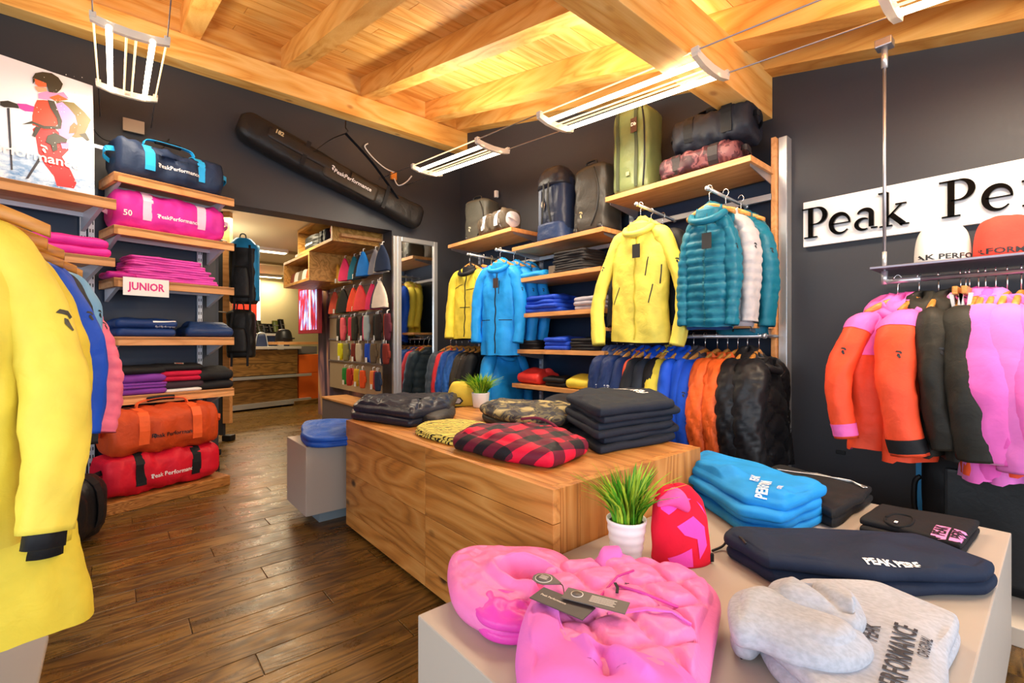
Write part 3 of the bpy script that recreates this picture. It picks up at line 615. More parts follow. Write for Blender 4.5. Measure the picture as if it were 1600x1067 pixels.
def jacket(label, short, loc, rotz, L=.70, W=.44, T=.15, m=None, m2=None, style='shell', hood=True, sl=.60, out=.035, fwd=-.04, sw=.062, sd=.058, group=None, res=1, seed=0, yoke=None, lining='#20222c', cuff=None, zipm='#222222', tagc=None, lg='#202024', hang=True, collar='stand', cat='jacket', pockets=(), hm=None, flare=0.0, inner_cuff=None, es=.021, drop=0.016, hsc=1.0, lower=None, front=True, sleeves=(-1, 1), body_m=None, side_logo=True, name='hanging_jacket', openf=False, txt=None):
    t = thing(name, label, cat, loc, rotz, group)
    if hang:
        hg = hanger(loc, rotz, 'wooden hanger holding the ' + short)
        if hsc != 1: hg.scale = (hsc, 1.2, 1.25)
    n = 56 if res > 1 else (36 if res == 1 else 26); nr = 74 if res > 1 else (44 if res == 1 else 28)
    z0 = -.100 - drop
    pitch = .045
    def disp(u, z, amp=1.0):
        d = .016 * nz(u * 1.6 + seed, z * 2.6, seed) + .008 * nz(u * 5, z * 8 + seed, 2.0) + .006 * abs(nz(u * 3 + z * 6, z * 13 - u * 4, seed))
        if style == 'hq': d += .011 * abs(math.sin(PI * z / pitch)) ** .6 + .002 * nz(u * 20, z * 24, seed)
        elif style == 'ogee': d += .030 * ogee(u * .16, z, .16, .07) ** .6 + .002 * nz(u * 16, z * 20, seed)
        elif style == 'big': d += .012 * abs(math.sin(PI * z / .085)) ** .6
        return d * amp
    bm_ = body_m or m
    rings = []
    for i in range(nr + 1):
        s = i / nr; z = z0 - s * L + .0
        hw = (.05 + (W / 2 - .05) * math.sin(PI / 2 * min(1, s * L / .085)) ** 1.0) * (1 - .03 * math.sin(PI * s) + flare * s); th = .04 + (T / 2 - .04) * smst(s / .35)
        if style != 'shell' and s > .95: hw *= 1 - .05 * (s - .95) / .05; th *= 1 - .1 * (s - .95) / .05
        zs = z + .0
        ring = []
        for x, y, a in sell(n, hw, th, 2.5):
            u = a * .35 if abs(math.sin(a)) < .2 else x / .12
            d = disp(x * 6 if style != 'ogee' else a, zs) ; k = 1 + d / max(th, .03) * .5
            fold = .018 * math.sin(x * 38 + seed) * smst((s - .35) * 1.6) * (.6 if style != 'shell' else 1) * nz(x * 5, seed, 1.7) * 2
            ring.append((x + math.cos(a) * d, y + math.sin(a) * (d + fold), z - (.012 if y > 0 else 0) * s + .01 * nz(x * 8, seed) * s))
        rings.append(ring)
    inner = [[(p[0] * .93, p[1] * .86, p[2] + .004) for p in rings[-1]], [(p[0] * .9, p[1] * .8, p[2] + .05) for p in rings[-1]]]
    body = MB().loft(rings, True, False).build('body', bm_, t)
    MB().loft([rings[-1]] + inner, False, True).build('lining', fabric(lining, .6, .2), t)
    if yoke:
        k = int(nr * .36); yr = [[(p[0] * 1.012, p[1] * 1.02, p[2]) for p in r] for r in rings[0:k]]; MB().loft(yr, False, False).build('yoke', yoke, t)
    if lower: k = int(nr * .60); MB().loft([[(p[0] * 1.012, p[1] * 1.02, p[2] - .001) for p in r] for r in rings[k:]], False, False).build('lower_panel', lower, t)
    for sg in sleeves:
        sh = W / 2
        path = [(sg * (sh - .115), .0, z0 - .045), (sg * (sh - .055), -.003, z0 - .07), (sg * (sh - .012), -.008, z0 - .145), (sg * (sh + out * .8), fwd * .35, z0 - sl * .5), (sg * (sh + out), fwd * .7, z0 - sl * .72), (sg * (sh + out * .7), fwd * 1.15, z0 - sl)]
        P_ = catmull(path, (84 if res > 1 else 60) if style == 'ogee' or style == 'hq' else (46 if res else 24)); q = len(P_)
        R1 = []; R2 = []
        for i in range(q):
            u = i / (q - 1); f = 1 - .28 * u + .05 * math.sin(u * 9 + seed)
            R1.append(sw * f * (.45 + .55 * smst(u * 4))); R2.append(sd * f * (.55 + .45 * smst(u * 4)))
        mb = MB(); rings2 = []; prev = Vector((1, 0, 0)); ns = 32 if style == 'ogee' else (24 if res else 16)
        for i, p in enumerate(P_):
            tg = (P_[min(i + 1, q - 1)] - P_[max(0, i - 1)]).normalized(); a = (prev - tg * prev.dot(tg)).normalized(); prev = a; c = tg.cross(a); ring = []
            for k in range(ns):
                th = 2 * PI * k / ns; d = disp(th * .3 + sg if style != 'ogee' else th, p.z, .8) * (.6 if style == 'ogee' else .8) + (.2 if style == 'ogee' else 1) * .006 * nz(th * 1.3, p.z * 13, seed + sg) + (.2 if style == 'ogee' else 1) * .005 * abs(nz(th * 2 + p.z * 9, p.z * 22, seed))
                ring.append(p + a * math.cos(th) * (R1[i] + d) + c * math.sin(th) * (R2[i] + d))
            rings2.append(ring)
        ce = sum(rings2[-1], Vector()) / ns; deep = [ce + (v - ce) * .8 + (P_[-2] - P_[-1]) * 1.2 * (-3 if inner_cuff else 1) for v in rings2[-1]]
        so = mb.loft(rings2 + ([deep] if not inner_cuff else [[ce + (v - ce) * .8 for v in rings2[-1]]]), True, True).build('sleeve', m2 or m, t)
        if inner_cuff: dv = (P_[-1] - P_[-2]).normalized(); MB().loft([[ce + (v - ce) * .74 - dv * .03 for v in rings2[-1]], [ce + (v - ce) * .76 + dv * .03 for v in rings2[-1]], [ce + (v - ce) * .6 + dv * .032 for v in rings2[-1]]], True, True).build('inner_cuff', inner_cuff, t)
        if yoke:
            k = int(q * .34); MB().loft([[ (v - P_[i]) * 1.03 + P_[i] for v in rings2[i]] for i in range(k)], False, False).build('sleeve_yoke', yoke, t)
        if cuff:
            MB().loft([[(v - P_[i]) * 1.04 + P_[i] for v in rings2[i]] for i in (q - 5, q - 4, q - 3, q - 2)], False, False).build('cuff', cuff, t)
        if lg and side_logo:
            logo('emblem', .022, (sg * (sh + .02), -.0, z0 - sl * .33), (0, -sg, 0) if not front else (sg * .5, .86 * sg * -1 if False else -sg * .0, 0), (0, 0, 1), solid('print_' + lg, lg, .5), t, so) if False else None
            f = []; 
            N_ = Vector((sg, -.5, .1)).normalized(); U_ = Vector((0, 0, 1)).cross(N_).normalized(); logo('emblem', es, Vector((sg * (sh + .01), -.02, z0 - sl * .34)), U_, N_.cross(U_), solid('print_' + lg, lg, .5), t, so)
    hmat = hm or m2 or m
    if yoke: hmat = yoke
    # standing collar
    cr = []
    for i in range(7):
        u = i / 6; a, b = .074 - .008 * u, .062 - .006 * u
        cr.append([(x, y * (1.0) - .004, z0 - .045 + .072 * u - (.02 * u if y < 0 else 0) + .003 * nz(th * 2, u * 5, seed)) for x, y, th in sell(24, a, b, 2.1)])
    cr += [[(p[0] * .86, p[1] * .84, p[2] - .003) for p in cr[-1]], [(p[0] * .7, p[1] * .66, p[2] - .07) for p in cr[-1]]]
    MB().loft(cr, False, True).build('collar', hmat, t)
    if hood:
        hr = []
        for i in range(15):
            ph = PI * i / 14; rr = math.sin(ph) ** .75
            hr.append([((.108 * rr) * math.cos(a) * (1 + .12 * nz(a * 2, i * .5, seed)), .05 + (.068 * rr) * math.sin(a) * (1 + .2 * nz(a * 3, i, seed)), z0 - .01 + .075 * math.cos(ph) + .012 * nz(a * 2.4 + seed, i * .7) - .035 * math.cos(a) ** 2) for a in [2 * PI * k / 22 for k in range(22)]])
        MB().loft(hr, True, True).build('hood', hmat, t)
        MB().tube(catmull([(-.085, -.02, z0 - .02), (-.06, -.075, z0 - .055), (0, -.095 + .0, z0 - .07), (.06, -.075, z0 - .055), (.085, -.02, z0 - .02)], 16), .019, 10).build('hood_edge', hmat, t)
    if front:
        zs = []; 
        zp = MB(); st = []
        bvh = BVHTree.FromPolygons([Vector(v) for v in GEO[body.name][0]], GEO[body.name][1])
        for i in range(30):
            z = z0 - .06 - (L - .075) * i / 29; h = bvh.ray_cast(Vector((0.004 * math.sin(i), -.5, z)), Vector((0, 1, 0)), 1)
            if h[0] is not None: st.append(h[0] + Vector((0, -.002, 0)))
        if len(st) > 2: MB().ribbon(st, .009, .003, (1, 0, 0)).build('zipper', fabric(zipm, .5, .2), t)
        for (x, z, ang) in pockets:
            c, s_ = math.cos(ang), math.sin(ang); ln = .055
            decal('pocket_zip', flat_poly([(-ln, -.003), (ln, -.003), (ln, .003), (-ln, .003)], .012), (x, 0, z0 + z), (c, 0, s_), (-s_, 0, c), fabric('#1d1d22', .5, .1), t, body, .002)
    if tagc:
        MB().box(-.002, .02 + .026, -T / 2 - .03, -T / 2 - .027, z0 - .21, z0 - .13).build('hang_tag', solid('card_' + tagc, tagc, .5), t)
        MB().tube([(.02, -T / 2 - .02, z0 - .03), (.022, -T / 2 - .028, z0 - .13)], .0012, 5).build('tag_string', M_black, t)
    return t
Y1 = '#ebd446'
FY = fabric(Y1, .6, .35); FYs = fabric('#efdb55', .6, .35); FBk = fabric('#17181c', .65, .3); FSky = fabric('#1f9bf0', .55, .35); FRoy = fabric('#1554d8', .55, .35); FNav = fabric('#1c3468', .55, .4)
FTeal = fabric('#136d85', .45, .35); FSil = fabric('#b9b3b4', .4, .35); FCor = fabric('#f8603a', .55, .3); FPink = fabric('#f05cb4', .55, .3); FOr = fabric('#f76a2c', .5, .35); FPuf = fabric('#1f1e21', .42, .12)
# ---- left rack of yellow, blue and pink jackets: rail along Y
RL = Vector((-.285, 0, 1.41))
rail('rail projecting from the left wall, holding the yellow jackets', (-.33, 1.2, 1.415), (-.33, 3.25, 1.415), .010)
jacket('nearest bright yellow ski jacket at the left edge, black arrow emblem on its sleeve', 'nearest yellow jacket', (-.33, 1.46, 1.42), 0, .69, .37, .18, FYs, hood=False, es=.034, inner_cuff=FBk, style='shell', sl=.66, out=.05, fwd=-.10, sw=.062, sd=.062, res=2, seed=1.3, cuff=None, cat='jacket', group='jackets on the left rail', drop=.05, hsc=1.75, collar='stand', lg='#26241c')
jacket('long yellow ski jacket hanging lower behind the nearest yellow one', 'long yellow jacket', (-.35, 1.66, 1.42), 0, .98, .38, .20, FY, flare=.62, hood=False, side_logo=False, inner_cuff=FBk, sl=.76, out=.035, fwd=-.05, sw=.07, sd=.07, res=2, seed=2.1, group='jackets on the left rail', drop=.05, hsc=1.75)
jacket('third yellow jacket squeezed between the long yellow and the blue one', 'third yellow jacket', (-.33, 1.84, 1.42), 0, .86, .38, .16, FY, hood=False, side_logo=False, sl=.66, out=.04, fwd=-.03, res=1, seed=2.9, group='jackets on the left rail', drop=.05, hsc=1.75)
FDk = fabric('#23262d', .6, .3)
jb = jacket('royal blue junior ski jacket with dark lower half between yellow and pink', 'blue junior jacket', (-.345, 2.06, 1.42), 0, .80, .44, .17, FRoy, FRoy, hood=False, yoke=None, sl=.56, out=.05, fwd=-.05, sw=.072, sd=.07, res=2, seed=3.3, group='jackets on the left rail', drop=.05, hsc=1.75, body_m=FRoy, lower=FDk, lg='#2a2410')
jacket('dark charcoal garment mostly hidden behind the blue junior jacket', 'charcoal garment', (-.32, 2.2, 1.42), 0, .84, .42, .13, FDk, hood=False, sl=.62, out=.02, res=1, seed=3.9, group='jackets on the left rail', drop=.05, hsc=1.75)
jacket('pale blue jacket showing only its shoulder by the pink down jacket', 'pale blue jacket', (-.31, 2.32, 1.42), 0, .5, .44, .12, fabric('#7db8e6', .5, .3), hood=False, sl=.5, out=.0, res=1, seed=4.4, group='jackets on the left rail', drop=.05, hsc=1.75)
jacket('pink down jacket with horizontal quilting nearest the left shelves', 'pink down jacket', (-.33, 2.5, 1.42), 0, .74, .44, .18, fabric('#fb7a9c', .5, .3), hood=False, style='hq', sl=.62, out=.075, fwd=-.08, sw=.07, sd=.07, res=2, seed=5.1, group='jackets on the left rail', drop=.05, hsc=1.75)
jacket('second bright pink down jacket behind the first pink one', 'second pink down jacket', (-.33, 2.68, 1.42), 0, .82, .44, .18, fabric('#f0449a', .5, .3), hood=False, style='hq', sl=.62, out=.03, fwd=-.03, res=1, seed=5.7, group='jackets on the left rail', drop=.05, hsc=1.75)
# ---- facing-out displays on the right wall: width along Y, looking towards -X
RO = -PI / 2
jacket('yellow hooded shell jacket with black zips facing out on the right wall', 'yellow shell jacket', (2.40, 1.635, 1.812), RO + .12, .70, .37, .14, fabric('#efdc5c', .55, .35), style='shell', sl=.72, out=.09, fwd=-.06, sw=.05, sd=.045, res=2, seed=6.2, zipm='#c7b43a', tagc='#26221f', pockets=((.075, -.26, 1.4), (.10, -.42, 1.35), (-.13, -.42, 1.2), (.15, -.31, 1.5)), group='jackets facing out on the right wall')
jacket('black jacket hanging directly behind the yellow shell jacket', 'black jacket behind the yellow shell', (2.55, 1.66, 1.808), RO, .66, .44, .12, FBk, sl=.6, out=.03, hood=False, res=1, seed=6.9, group='jackets facing out on the right wall', lg=None)
jacket('black sweater hanging second behind the yellow shell jacket', 'black sweater behind the yellow shell', (2.68, 1.66, 1.805), RO, .62, .40, .10, FDk, sl=.5, out=.02, hood=False, res=0, seed=7.2, group='jackets facing out on the right wall', lg=None)
jacket('teal down jacket with horizontal quilting and round tag, in front', 'front teal down jacket', (2.38, 1.20, 1.798), RO + .1, .61, .23, .13, FTeal, style='hq', sl=.60, out=.012, fwd=-.03, sw=.038, sd=.046, res=2, seed=7.7, tagc='#2c2a28', group='jackets facing out on the right wall', lining='#1f4f8a', zipm='#19626f')
jacket('silver grey down jacket between two teal ones', 'silver down jacket', (2.50, 1.17, 1.796), RO - .05, .60, .27, .12, FSil, style='hq', sl=.58, out=.0, fwd=-.02, sw=.045, hood=False, res=1, seed=8.1, group='jackets facing out on the right wall')
jacket('teal down jacket behind the silver one, nearest the steel post', 'rear teal down jacket', (2.66, 1.16, 1.794), RO - .1, .64, .29, .13, FTeal, style='hq', sl=.60, out=.01, sw=.045, fwd=-.02, res=1, seed=8.6, group='jackets facing out on the right wall')
jacket('sky blue ski jacket with long tag in front on the arm by the shelves', 'front sky blue jacket', (2.46, 3.05, 1.763), RO + .35, .76, .36, .16, FSky, sl=.66, out=.03, fwd=-.05, res=2, seed=9.1, tagc='#3c2a26', cuff=None, pockets=((.09, -.47, 0), (-.1, -.47, 0), (0.03, -.2, 1.57)), group='jackets facing out on the right wall')
jacket('second sky blue ski jacket behind the front one', 'second sky blue jacket', (2.60, 3.04, 1.76), RO + .2, .74, .36, .13, FSky, sl=.66, out=.04, fwd=-.04, res=1, seed=9.4, group='jackets facing out on the right wall')
jacket('third sky blue ski jacket closest to the wall', 'third sky blue jacket', (2.72, 3.02, 1.757), RO + .1, .70, .36, .12, FSky, sl=.64, out=.05, fwd=-.03, res=1, seed=9.8, group='jackets facing out on the right wall')
jacket('yellow jacket with black collar facing out beside the mirror', 'yellow jacket with black collar', (2.46, 3.49, 1.783), RO + .25, .64, .35, .14, FY, sl=.64, out=.03, fwd=-.05, res=2, seed=10.3, hm=FBk, pockets=((.07, -.2, .1), (-.08, -.17, .3), (0, -.36, 0)), group='jackets facing out on the right wall', lining='#15161b')
jacket('royal blue jacket behind the yellow one with black collar', 'royal blue jacket behind the yellow one', (2.58, 3.45, 1.78), RO + .1, .66, .35, .13, FRoy, sl=.62, out=.02, res=1, seed=10.8, hood=False, group='jackets facing out on the right wall', lg=None)
jacket('yellow jacket behind the royal blue one near the mirror', 'yellow jacket behind the royal blue one', (2.67, 3.44, 1.777), RO, .60, .34, .1, FY, sl=.5, out=.0, res=0, seed=11.0, hood=True, group='jackets facing out on the right wall', lg=None)
jacket('rearmost yellow jacket against the wall near the mirror', 'rearmost yellow jacket', (2.75, 3.44, 1.775), RO, .60, .34, .1, FY, sl=.5, out=.0, res=0, seed=11.4, hood=True, group='jackets facing out on the right wall', lg=None)
# ---- lower rail: jackets hang with their width across the rail
def railY(px): 
    r = ray(px, 530); return RXR * r.y / r.x
GC = 'jackets on the rail under the yellow shell'
lower = [(964, 'navy quilted down jacket, leftmost on the right lower rail', 'leftmost navy down jacket', dict(m=FNav, style='ogee', hood=True, L=.60, T=.11)),
 (974, 'navy quilted down jacket, second from the left on the right lower rail', 'second navy down jacket', dict(m=FNav, style='ogee', hood=True, L=.60, T=.10)),
 (983, 'navy quilted down jacket, third from the left on the right lower rail', 'third navy down jacket', dict(m=FNav, style='ogee', hood=True, L=.60, T=.10)),
 (994, 'plain navy jacket between the quilted navy ones and the coral one', 'plain navy jacket', dict(m=FNav, hood=True, L=.62, T=.09)),
 (1006, 'coral red jacket between navy and grey jackets', 'coral red jacket', dict(m=FCor, hood=False, L=.66, T=.09)),
 (1017, 'charcoal jacket with royal blue hood beside the coral jacket', 'charcoal jacket with blue hood', dict(m=FDk, hm=FRoy, hood=True, L=.66, T=.10)),
 (1029, 'dark slate jacket with royal blue collar', 'dark slate jacket', dict(m=fabric('#2a3342', .6, .3), hm=FRoy, hood=False, L=.66, T=.09)),
 (1042, 'black jacket with royal blue hood left of the yellow one', 'black jacket with blue hood', dict(m=FBk, hm=FRoy, hood=True, L=.66, T=.09)),
 (1054, 'yellow jacket squeezed on the right lower rail', 'yellow jacket on the lower rail', dict(m=FY, hood=True, L=.68, T=.10)),
 (1068, 'royal blue ski jacket right of the yellow one on the lower rail', 'first royal blue ski jacket', dict(m=FRoy, hood=True, L=.72, T=.11)),
 (1084, 'royal blue ski jacket, middle one of three on the lower rail', 'middle royal blue ski jacket', dict(m=FRoy, hood=True, L=.72, T=.11)),
 (1102, 'royal blue ski jacket with grey collar beside the orange down jackets', 'royal blue jacket with grey collar', dict(m=FRoy, hm=fabric('#4a4750', .6, .3), hood=True, L=.74, T=.12, fwd=-.06, sd=.07)),
 (1121, 'orange down jacket, left one of the orange group', 'left orange down jacket', dict(m=FOr, style='ogee', hood=False, L=.72, T=.11)),
 (1137, 'orange down jacket, middle one of the orange group', 'middle orange down jacket', dict(m=FOr, style='ogee', hood=False, L=.74, T=.11)),
 (1153, 'orange down jacket beside the black quilted jackets', 'right orange down jacket', dict(m=FOr, style='ogee', hood=False, L=.76, T=.13)),
 (1168, 'black quilted down jacket next to the orange ones', 'inner black down jacket', dict(m=FPuf, style='ogee', hood=False, L=.76, T=.14, sw=.07, sd=.08, res=2)),
 (1186, 'black quilted hooded down jacket at the right end of the lower rail', 'hooded black down jacket', dict(m=FPuf, style='ogee', hood=True, L=.80, T=.17, sw=.075, sd=.085, res=2))]
for i, (px, lb, sh, kw) in enumerate(lower):
    k = dict(W=.42, sl=.6, out=.03, fwd=-.03, sd=.06, seed=12 + i * .7, res=1, group=GC, front=False, side_logo=(i in (0, 1, 2, 11, 14)), lg='#e8e8ee' if i < 3 else '#1c1c22'); k.update(kw)
    jacket(lb, sh, (RXR, railY(px), 1.03), .13 * math.sin(i * 2.1), **k)
GA = 'jackets on the rail beside the mirror'
left = [(704, 'slate down jacket at the mirror end of the far rail', 'slate down jacket', dict(m=fabric('#3c4854', .5, .35), style='big', L=.62, T=.13)),
 (713, 'red jacket on the far rail beside the slate one', 'red jacket on the far rail', dict(m=fabric('#e0323c', .55, .3), L=.64, T=.10)),
 (722, 'blue quilted down jacket left on the far rail', 'left blue quilted jacket', dict(m=fabric('#1f55a8', .5, .35), style='ogee', L=.64, T=.11)),
 (732, 'blue quilted down jacket right of its twin on the far rail', 'right blue quilted jacket', dict(m=fabric('#2a62b4', .5, .35), style='ogee', L=.64, T=.11)),
 (742, 'dark olive jacket on the far rail above the potted plant', 'dark olive jacket', dict(m=fabric('#3a352c', .6, .3), L=.62, T=.09)),
 (751, 'brown black jacket on the far rail above the potted plant', 'brown black jacket', dict(m=fabric('#2b2622', .6, .3), L=.62, T=.09)),
 (760, 'black jacket on the far rail left of the sky blue one', 'black jacket on the far rail', dict(m=FBk, L=.62, T=.09)),
 (788, 'sky blue hooded jacket with black panel at the right end of the far rail', 'sky blue hooded jacket on the far rail', dict(m=FSky, L=.70, T=.17, hood=True, cuff=None, sd=.075, fwd=-.05, res=2))]
for i, (px, lb, sh, kw) in enumerate(left):
    k = dict(W=.42, sl=.58, out=.03, fwd=-.03, sd=.06, seed=30 + i * .9, res=1, group=GA, front=False, side_logo=False, hood=False); k.update(kw)
    jacket(lb, sh, (RXR, railY(px), 1.03), 0, **k)
# ---- right hand rack: steel rod, shelf, rail
tr = thing('hanging_rack', 'steel rack hung from the ceiling on a thin rod at the right', 'rack', (2.55, .5, 1.26))
MB().tube([(0, 0, .02), (0, 0, 1.02)], .0065, 10).build('rod', M_rail, tr); MB().tube([(0, 0, .93), (0, 0, 1.02)], .012, 12).build('turnbuckle', M_steel, tr)
MB().box(-.03, .03, -.03, .03, 1.015, 1.05, .004).build('ceiling_plate', M_rail, tr)
MB().tube([(0, .0, .0), (0, -.12, 0)], .0115, 12).build('chrome_joint', M_steel, tr); MB().tube([(0, -.12, .0), (0, -1.5, 0)], .0105, 12).build('rail', M_rail, tr)
MB().tube([(0, 0, -.012), (0, 0, .045)], .012, 12).build('elbow', M_steel, tr); MB().tube([(0, 0, .055), (0, 0, .13)], .0085, 12).build('sleeve_joint', M_steel, tr)
MB().box(-.06, .30, -1.5, .04, .052, .062, .002).build('shelf_plate', solid('steel_shelf', '#8e8894', .35, .7), tr)
def rackY(px): r = ray(px, 437); return 2.55 * r.y / r.x
GR = 'garments on the hanging rack'
FPk2 = fabric('#f06cc0', .6, .3); FRed2 = fabric('#f4522f', .55, .3)
jacket('coral and pink jacket with dangling tags, leftmost on the hanging rack', 'tagged coral and pink jacket', (2.55, .455, 1.262), -.75, .60, .40, .14, FRed2, yoke=FPk2, sl=.55, out=.06, fwd=-.04, sw=.055, res=2, seed=41, group=GR, tagc='#1d1a1c', cuff=FPk2, lining='#d65ab0', zipm='#1e1a1c')
jacket('second coral and pink ski jacket, with black cuff strap, on the hanging rack', 'second coral and pink jacket', (2.55, .385, 1.262), -.25, .62, .40, .15, FRed2, yoke=FPk2, sl=.58, out=.04, fwd=-.06, sw=.06, sd=.075, res=2, seed=42, group=GR, cuff=FBk, lining='#e05fbc', front=False)
jacket('thin black jacket, left of the two black ones on the hanging rack', 'left black jacket on the rack', (2.55, .325, 1.262), 0, .58, .40, .09, fabric('#25231d', .6, .3), sl=.54, out=.03, res=1, seed=43, group=GR, hood=True, front=False)
jacket('padded black jacket, right of the two black ones on the hanging rack', 'right black jacket on the rack', (2.55, .245, 1.262), 0, .58, .42, .12, fabric('#262520', .6, .3), sl=.56, out=.05, fwd=-.05, sd=.07, res=2, seed=44, group=GR, hood=True, front=False)
# clip hangers with ski trousers
def clip_hanger(loc, label):
    t = thing('clip_hanger', label, 'hanger', loc, 0, 'clip hangers on the hanging rack')
    MB().tube([(0, 0, -.05), (0, 0, -.036)] + [(.016 * math.sin(a), 0, .0025 - .020 * math.cos(a)) for a in [k * .42 for k in range(12)]], .0024, 6).build('hook', M_hook, t)
    MB().box(-.16, .16, -.008, .008, -.085, -.055, .003).build('hanger_bar', M_hang, t)
    for s in (-.12, .12):
        m = MB(); m.prism([(-.008, 0), (.004, 0), (.012, -.08), (.004, -.08)], (s, -.012, -.08), (0, 1, 0), (0, 0, 1), (1, 0, 0), .022); m.build('clip', M_white, t)
        m = MB(); m.prism([(.008, 0), (-.004, 0), (-.012, -.08), (-.004, -.08)], (s, .012, -.08), (0, 1, 0), (0, 0, 1), (1, 0, 0), .022); m.build('clip', M_white, t)
    return t
def trousers(label, loc, m, L=.62, seed=0, m2=None):
    t = thing('ski_trousers', label, 'trousers', loc, 0, 'ski trousers on the hanging rack'); rings = []
    for i in range(26):
        s = i / 25; w = .16 + .04 * smst(s * 3); rings.append([(x * (1 + .05 * nz(a, s * 5, seed)), y + .008 * nz(a * 2, s * 12, seed), -.145 - s * L) for x, y, a in sell(26, w, .035 + .01 * s, 2.6)])
    b = MB().loft(rings).build('legs', m, t)
    MB().loft([[(p[0] * 1.02, p[1] * 1.06, p[2]) for p in r] for r in rings[:3]], False, False).build('waistband', m2 or m, t); return t
for px, lb, m in ((1501, 'first', FRed2), (1515, 'second', FPink)):
    y = rackY(px); clip_hanger((2.55, y, 1.262), lb + ' white clip hanger from the left on the hanging rack')
    trousers(lb + ' pair of pink and red ski trousers clipped up on the hanging rack', (2.55, y, 1.262), m, .50, px, FPink)
jacket('coral fleece jacket just left of the pink fleeces', 'coral fleece jacket', (2.55, rackY(1529), 1.262), 0, .62, .40, .08, fabric('#f2582c', .7, .2), sl=.55, out=.02, hood=False, res=1, seed=45, group=GR, front=False, lg=None)
jacket('pink fleece hoodie with full sleeve, first of the fleeces on the rack', 'first pink fleece hoodie', (2.55, rackY(1540), 1.262), 0, .64, .42, .11, fabric('#ef6cc4', .8, .2, sheen=.3), sl=.56, out=.05, fwd=-.04, sd=.085, hood=True, res=2, seed=46, group=GR, front=False, lg=None)
jacket('second pink fleece hoodie on the rack', 'second pink fleece hoodie', (2.55, rackY(1556), 1.262), 0, .62, .42, .10, fabric('#e85cb8', .8, .2), sl=.56, out=.04, sd=.07, hood=True, res=1, seed=47, group=GR, front=False, lg=None)
jacket('third, paler pink fleece hoodie at the right edge', 'third pink fleece hoodie', (2.55, rackY(1574), 1.262), 0, .64, .42, .12, fabric('#e878c8', .8, .2), sl=.58, out=.04, sd=.08, hood=True, res=1, seed=48, group=GR, front=False, lg=None)
jacket('red jacket with pink sleeves cut off by the right edge', 'red and pink jacket at the edge', (2.55, rackY(1596), 1.262), 0, .60, .42, .12, FRed2, FPk2, sl=.55, out=.04, sd=.07, hood=False, res=1, seed=49, group=GR, front=False, lg=None)
jacket('pale violet trousers and top cut off at the right edge', 'pale violet top', (2.55, rackY(1596) - .1, 1.262), 0, .68, .42, .12, fabric('#8b8fcf', .6, .3), sl=.5, out=.02, hood=False, res=0, seed=50, group=GR, front=False, lg=None)
# ============================================================ BAGS
def duffel(label, loc, rotz, L=.56, ry=.15, rz=.125, m=None, strapm=None, txt=None, txtm=None, seed=0, name='duffel_bag', sag=.0, arc=True, tilt=0, group=None, endm=None, dropx=None):
    t = thing(name, label, 'bag', loc, rotz, group); rings = []; n = 40
    for i in range(41):
        u = -1 + i / 20; e = max(0, 1 - abs(u) ** 9) ** .45 if abs(u) < 1 else 0; k = .66 + .34 * e
        ring = []
        for x, y, a in sell(n, ry, rz, 3.3):
            d = .018 * nz(a * 1.2 + seed, u * 3) + .012 * nz(a * 2.5, u * 7 + seed) + .007 * abs(nz(a * 4 + u * 6, u * 16, seed)); c = 1 - sag * math.cos(u * PI / 2) * .0
            yy = (x + math.cos(a) * d) * k; zz = (y + math.sin(a) * d) * k
            zz = max(-rz * .97, zz - (sag * (1 - abs(u) ** 2) if math.sin(a) > .2 else 0)) + rz
            ring.append((u * L / 2, yy, zz))
        rings.append(ring)
    b = MB().loft([[ (p[0] * .97, p[1] * .6, (p[2] - rz) * .6 + rz) for p in rings[0]]] + rings + [[(p[0] * .97, p[1] * .6, (p[2] - rz) * .6 + rz) for p in rings[-1]]]).build('body', m, t)
    bvh = BVHTree.FromPolygons([Vector(v) for v in b.data.vertices and GEO[b.name][0]], GEO[b.name][1])
    for sx in (-L * .24, L * .24):
        pts = []
        for k in range(25):
            a = -2.0 + 4.0 * k / 24; D = Vector((0, -math.cos(a) if False else math.sin(a - PI / 2 - 1.0 + 1.0), math.cos(a - PI / 2 + PI / 2)))
            D = Vector((0, -math.sin(a), math.cos(a))); h = bvh.ray_cast(Vector((sx, 0, rz)) + D * .5, -D, 1)
            if h[0] is not None: pts.append(h[0] + D * .003)
        if len(pts) > 3: MB().ribbon(pts, .054, .004, (1, 0, 0)).build('strap', strapm, t)
    if arc:
        P_ = catmull([(-L * .24, -.03, 2 * rz - .01), (-L * .2, -.02, 2 * rz + .03), (0, .0, 2 * rz + .045), (L * .2, -.01, 2 * rz + .035), (L * .24, -.03, 2 * rz - .01)], 26)
        MB().ribbon(P_, .036, .004, (0, 1, 0)).build('handle', strapm, t)
        MB().tube(P_[9:17], .016, 10).build('handle_wrap', FBk, t)
    MB().tube([(-L * .4, -.02, 2 * rz - .004), (-L * .15, -.02, 2 * rz - .004 - sag * .6), (L * .15, -.02, 2 * rz - .004 - sag * .6), (L * .4, -.02, 2 * rz - .004)], .004, 6).build('zipper', FBk, t)
    for s in (-1, 1): MB().ribbon(catmull([(s * L * .49, -.05, rz * 1.3), (s * L * .56, -.055, rz * 1.2), (s * L * .56, .0, rz * 1.0), (s * L * .49, .05, rz * .9)], 12), .03, .004, (0, 0, 1)).build('end_loop', endm or strapm, t)
    if txt:
        tx = flat_text(txt, .036, .95, .0006, maxe=.02); decal('lettering', tx, (.02, -ry, rz * .82), (1, 0, 0), (0, -.0, 1), txtm, t, b, .003)
        logo('emblem', .02, (-L * .155, -ry, rz * .84), (1, 0, 0), (0, 0, 1), txtm, t, b, .003)
    return t
MW = solid('print_white', '#f4f1f0', .5); MK = solid('print_black', '#1a1a1c', .5)
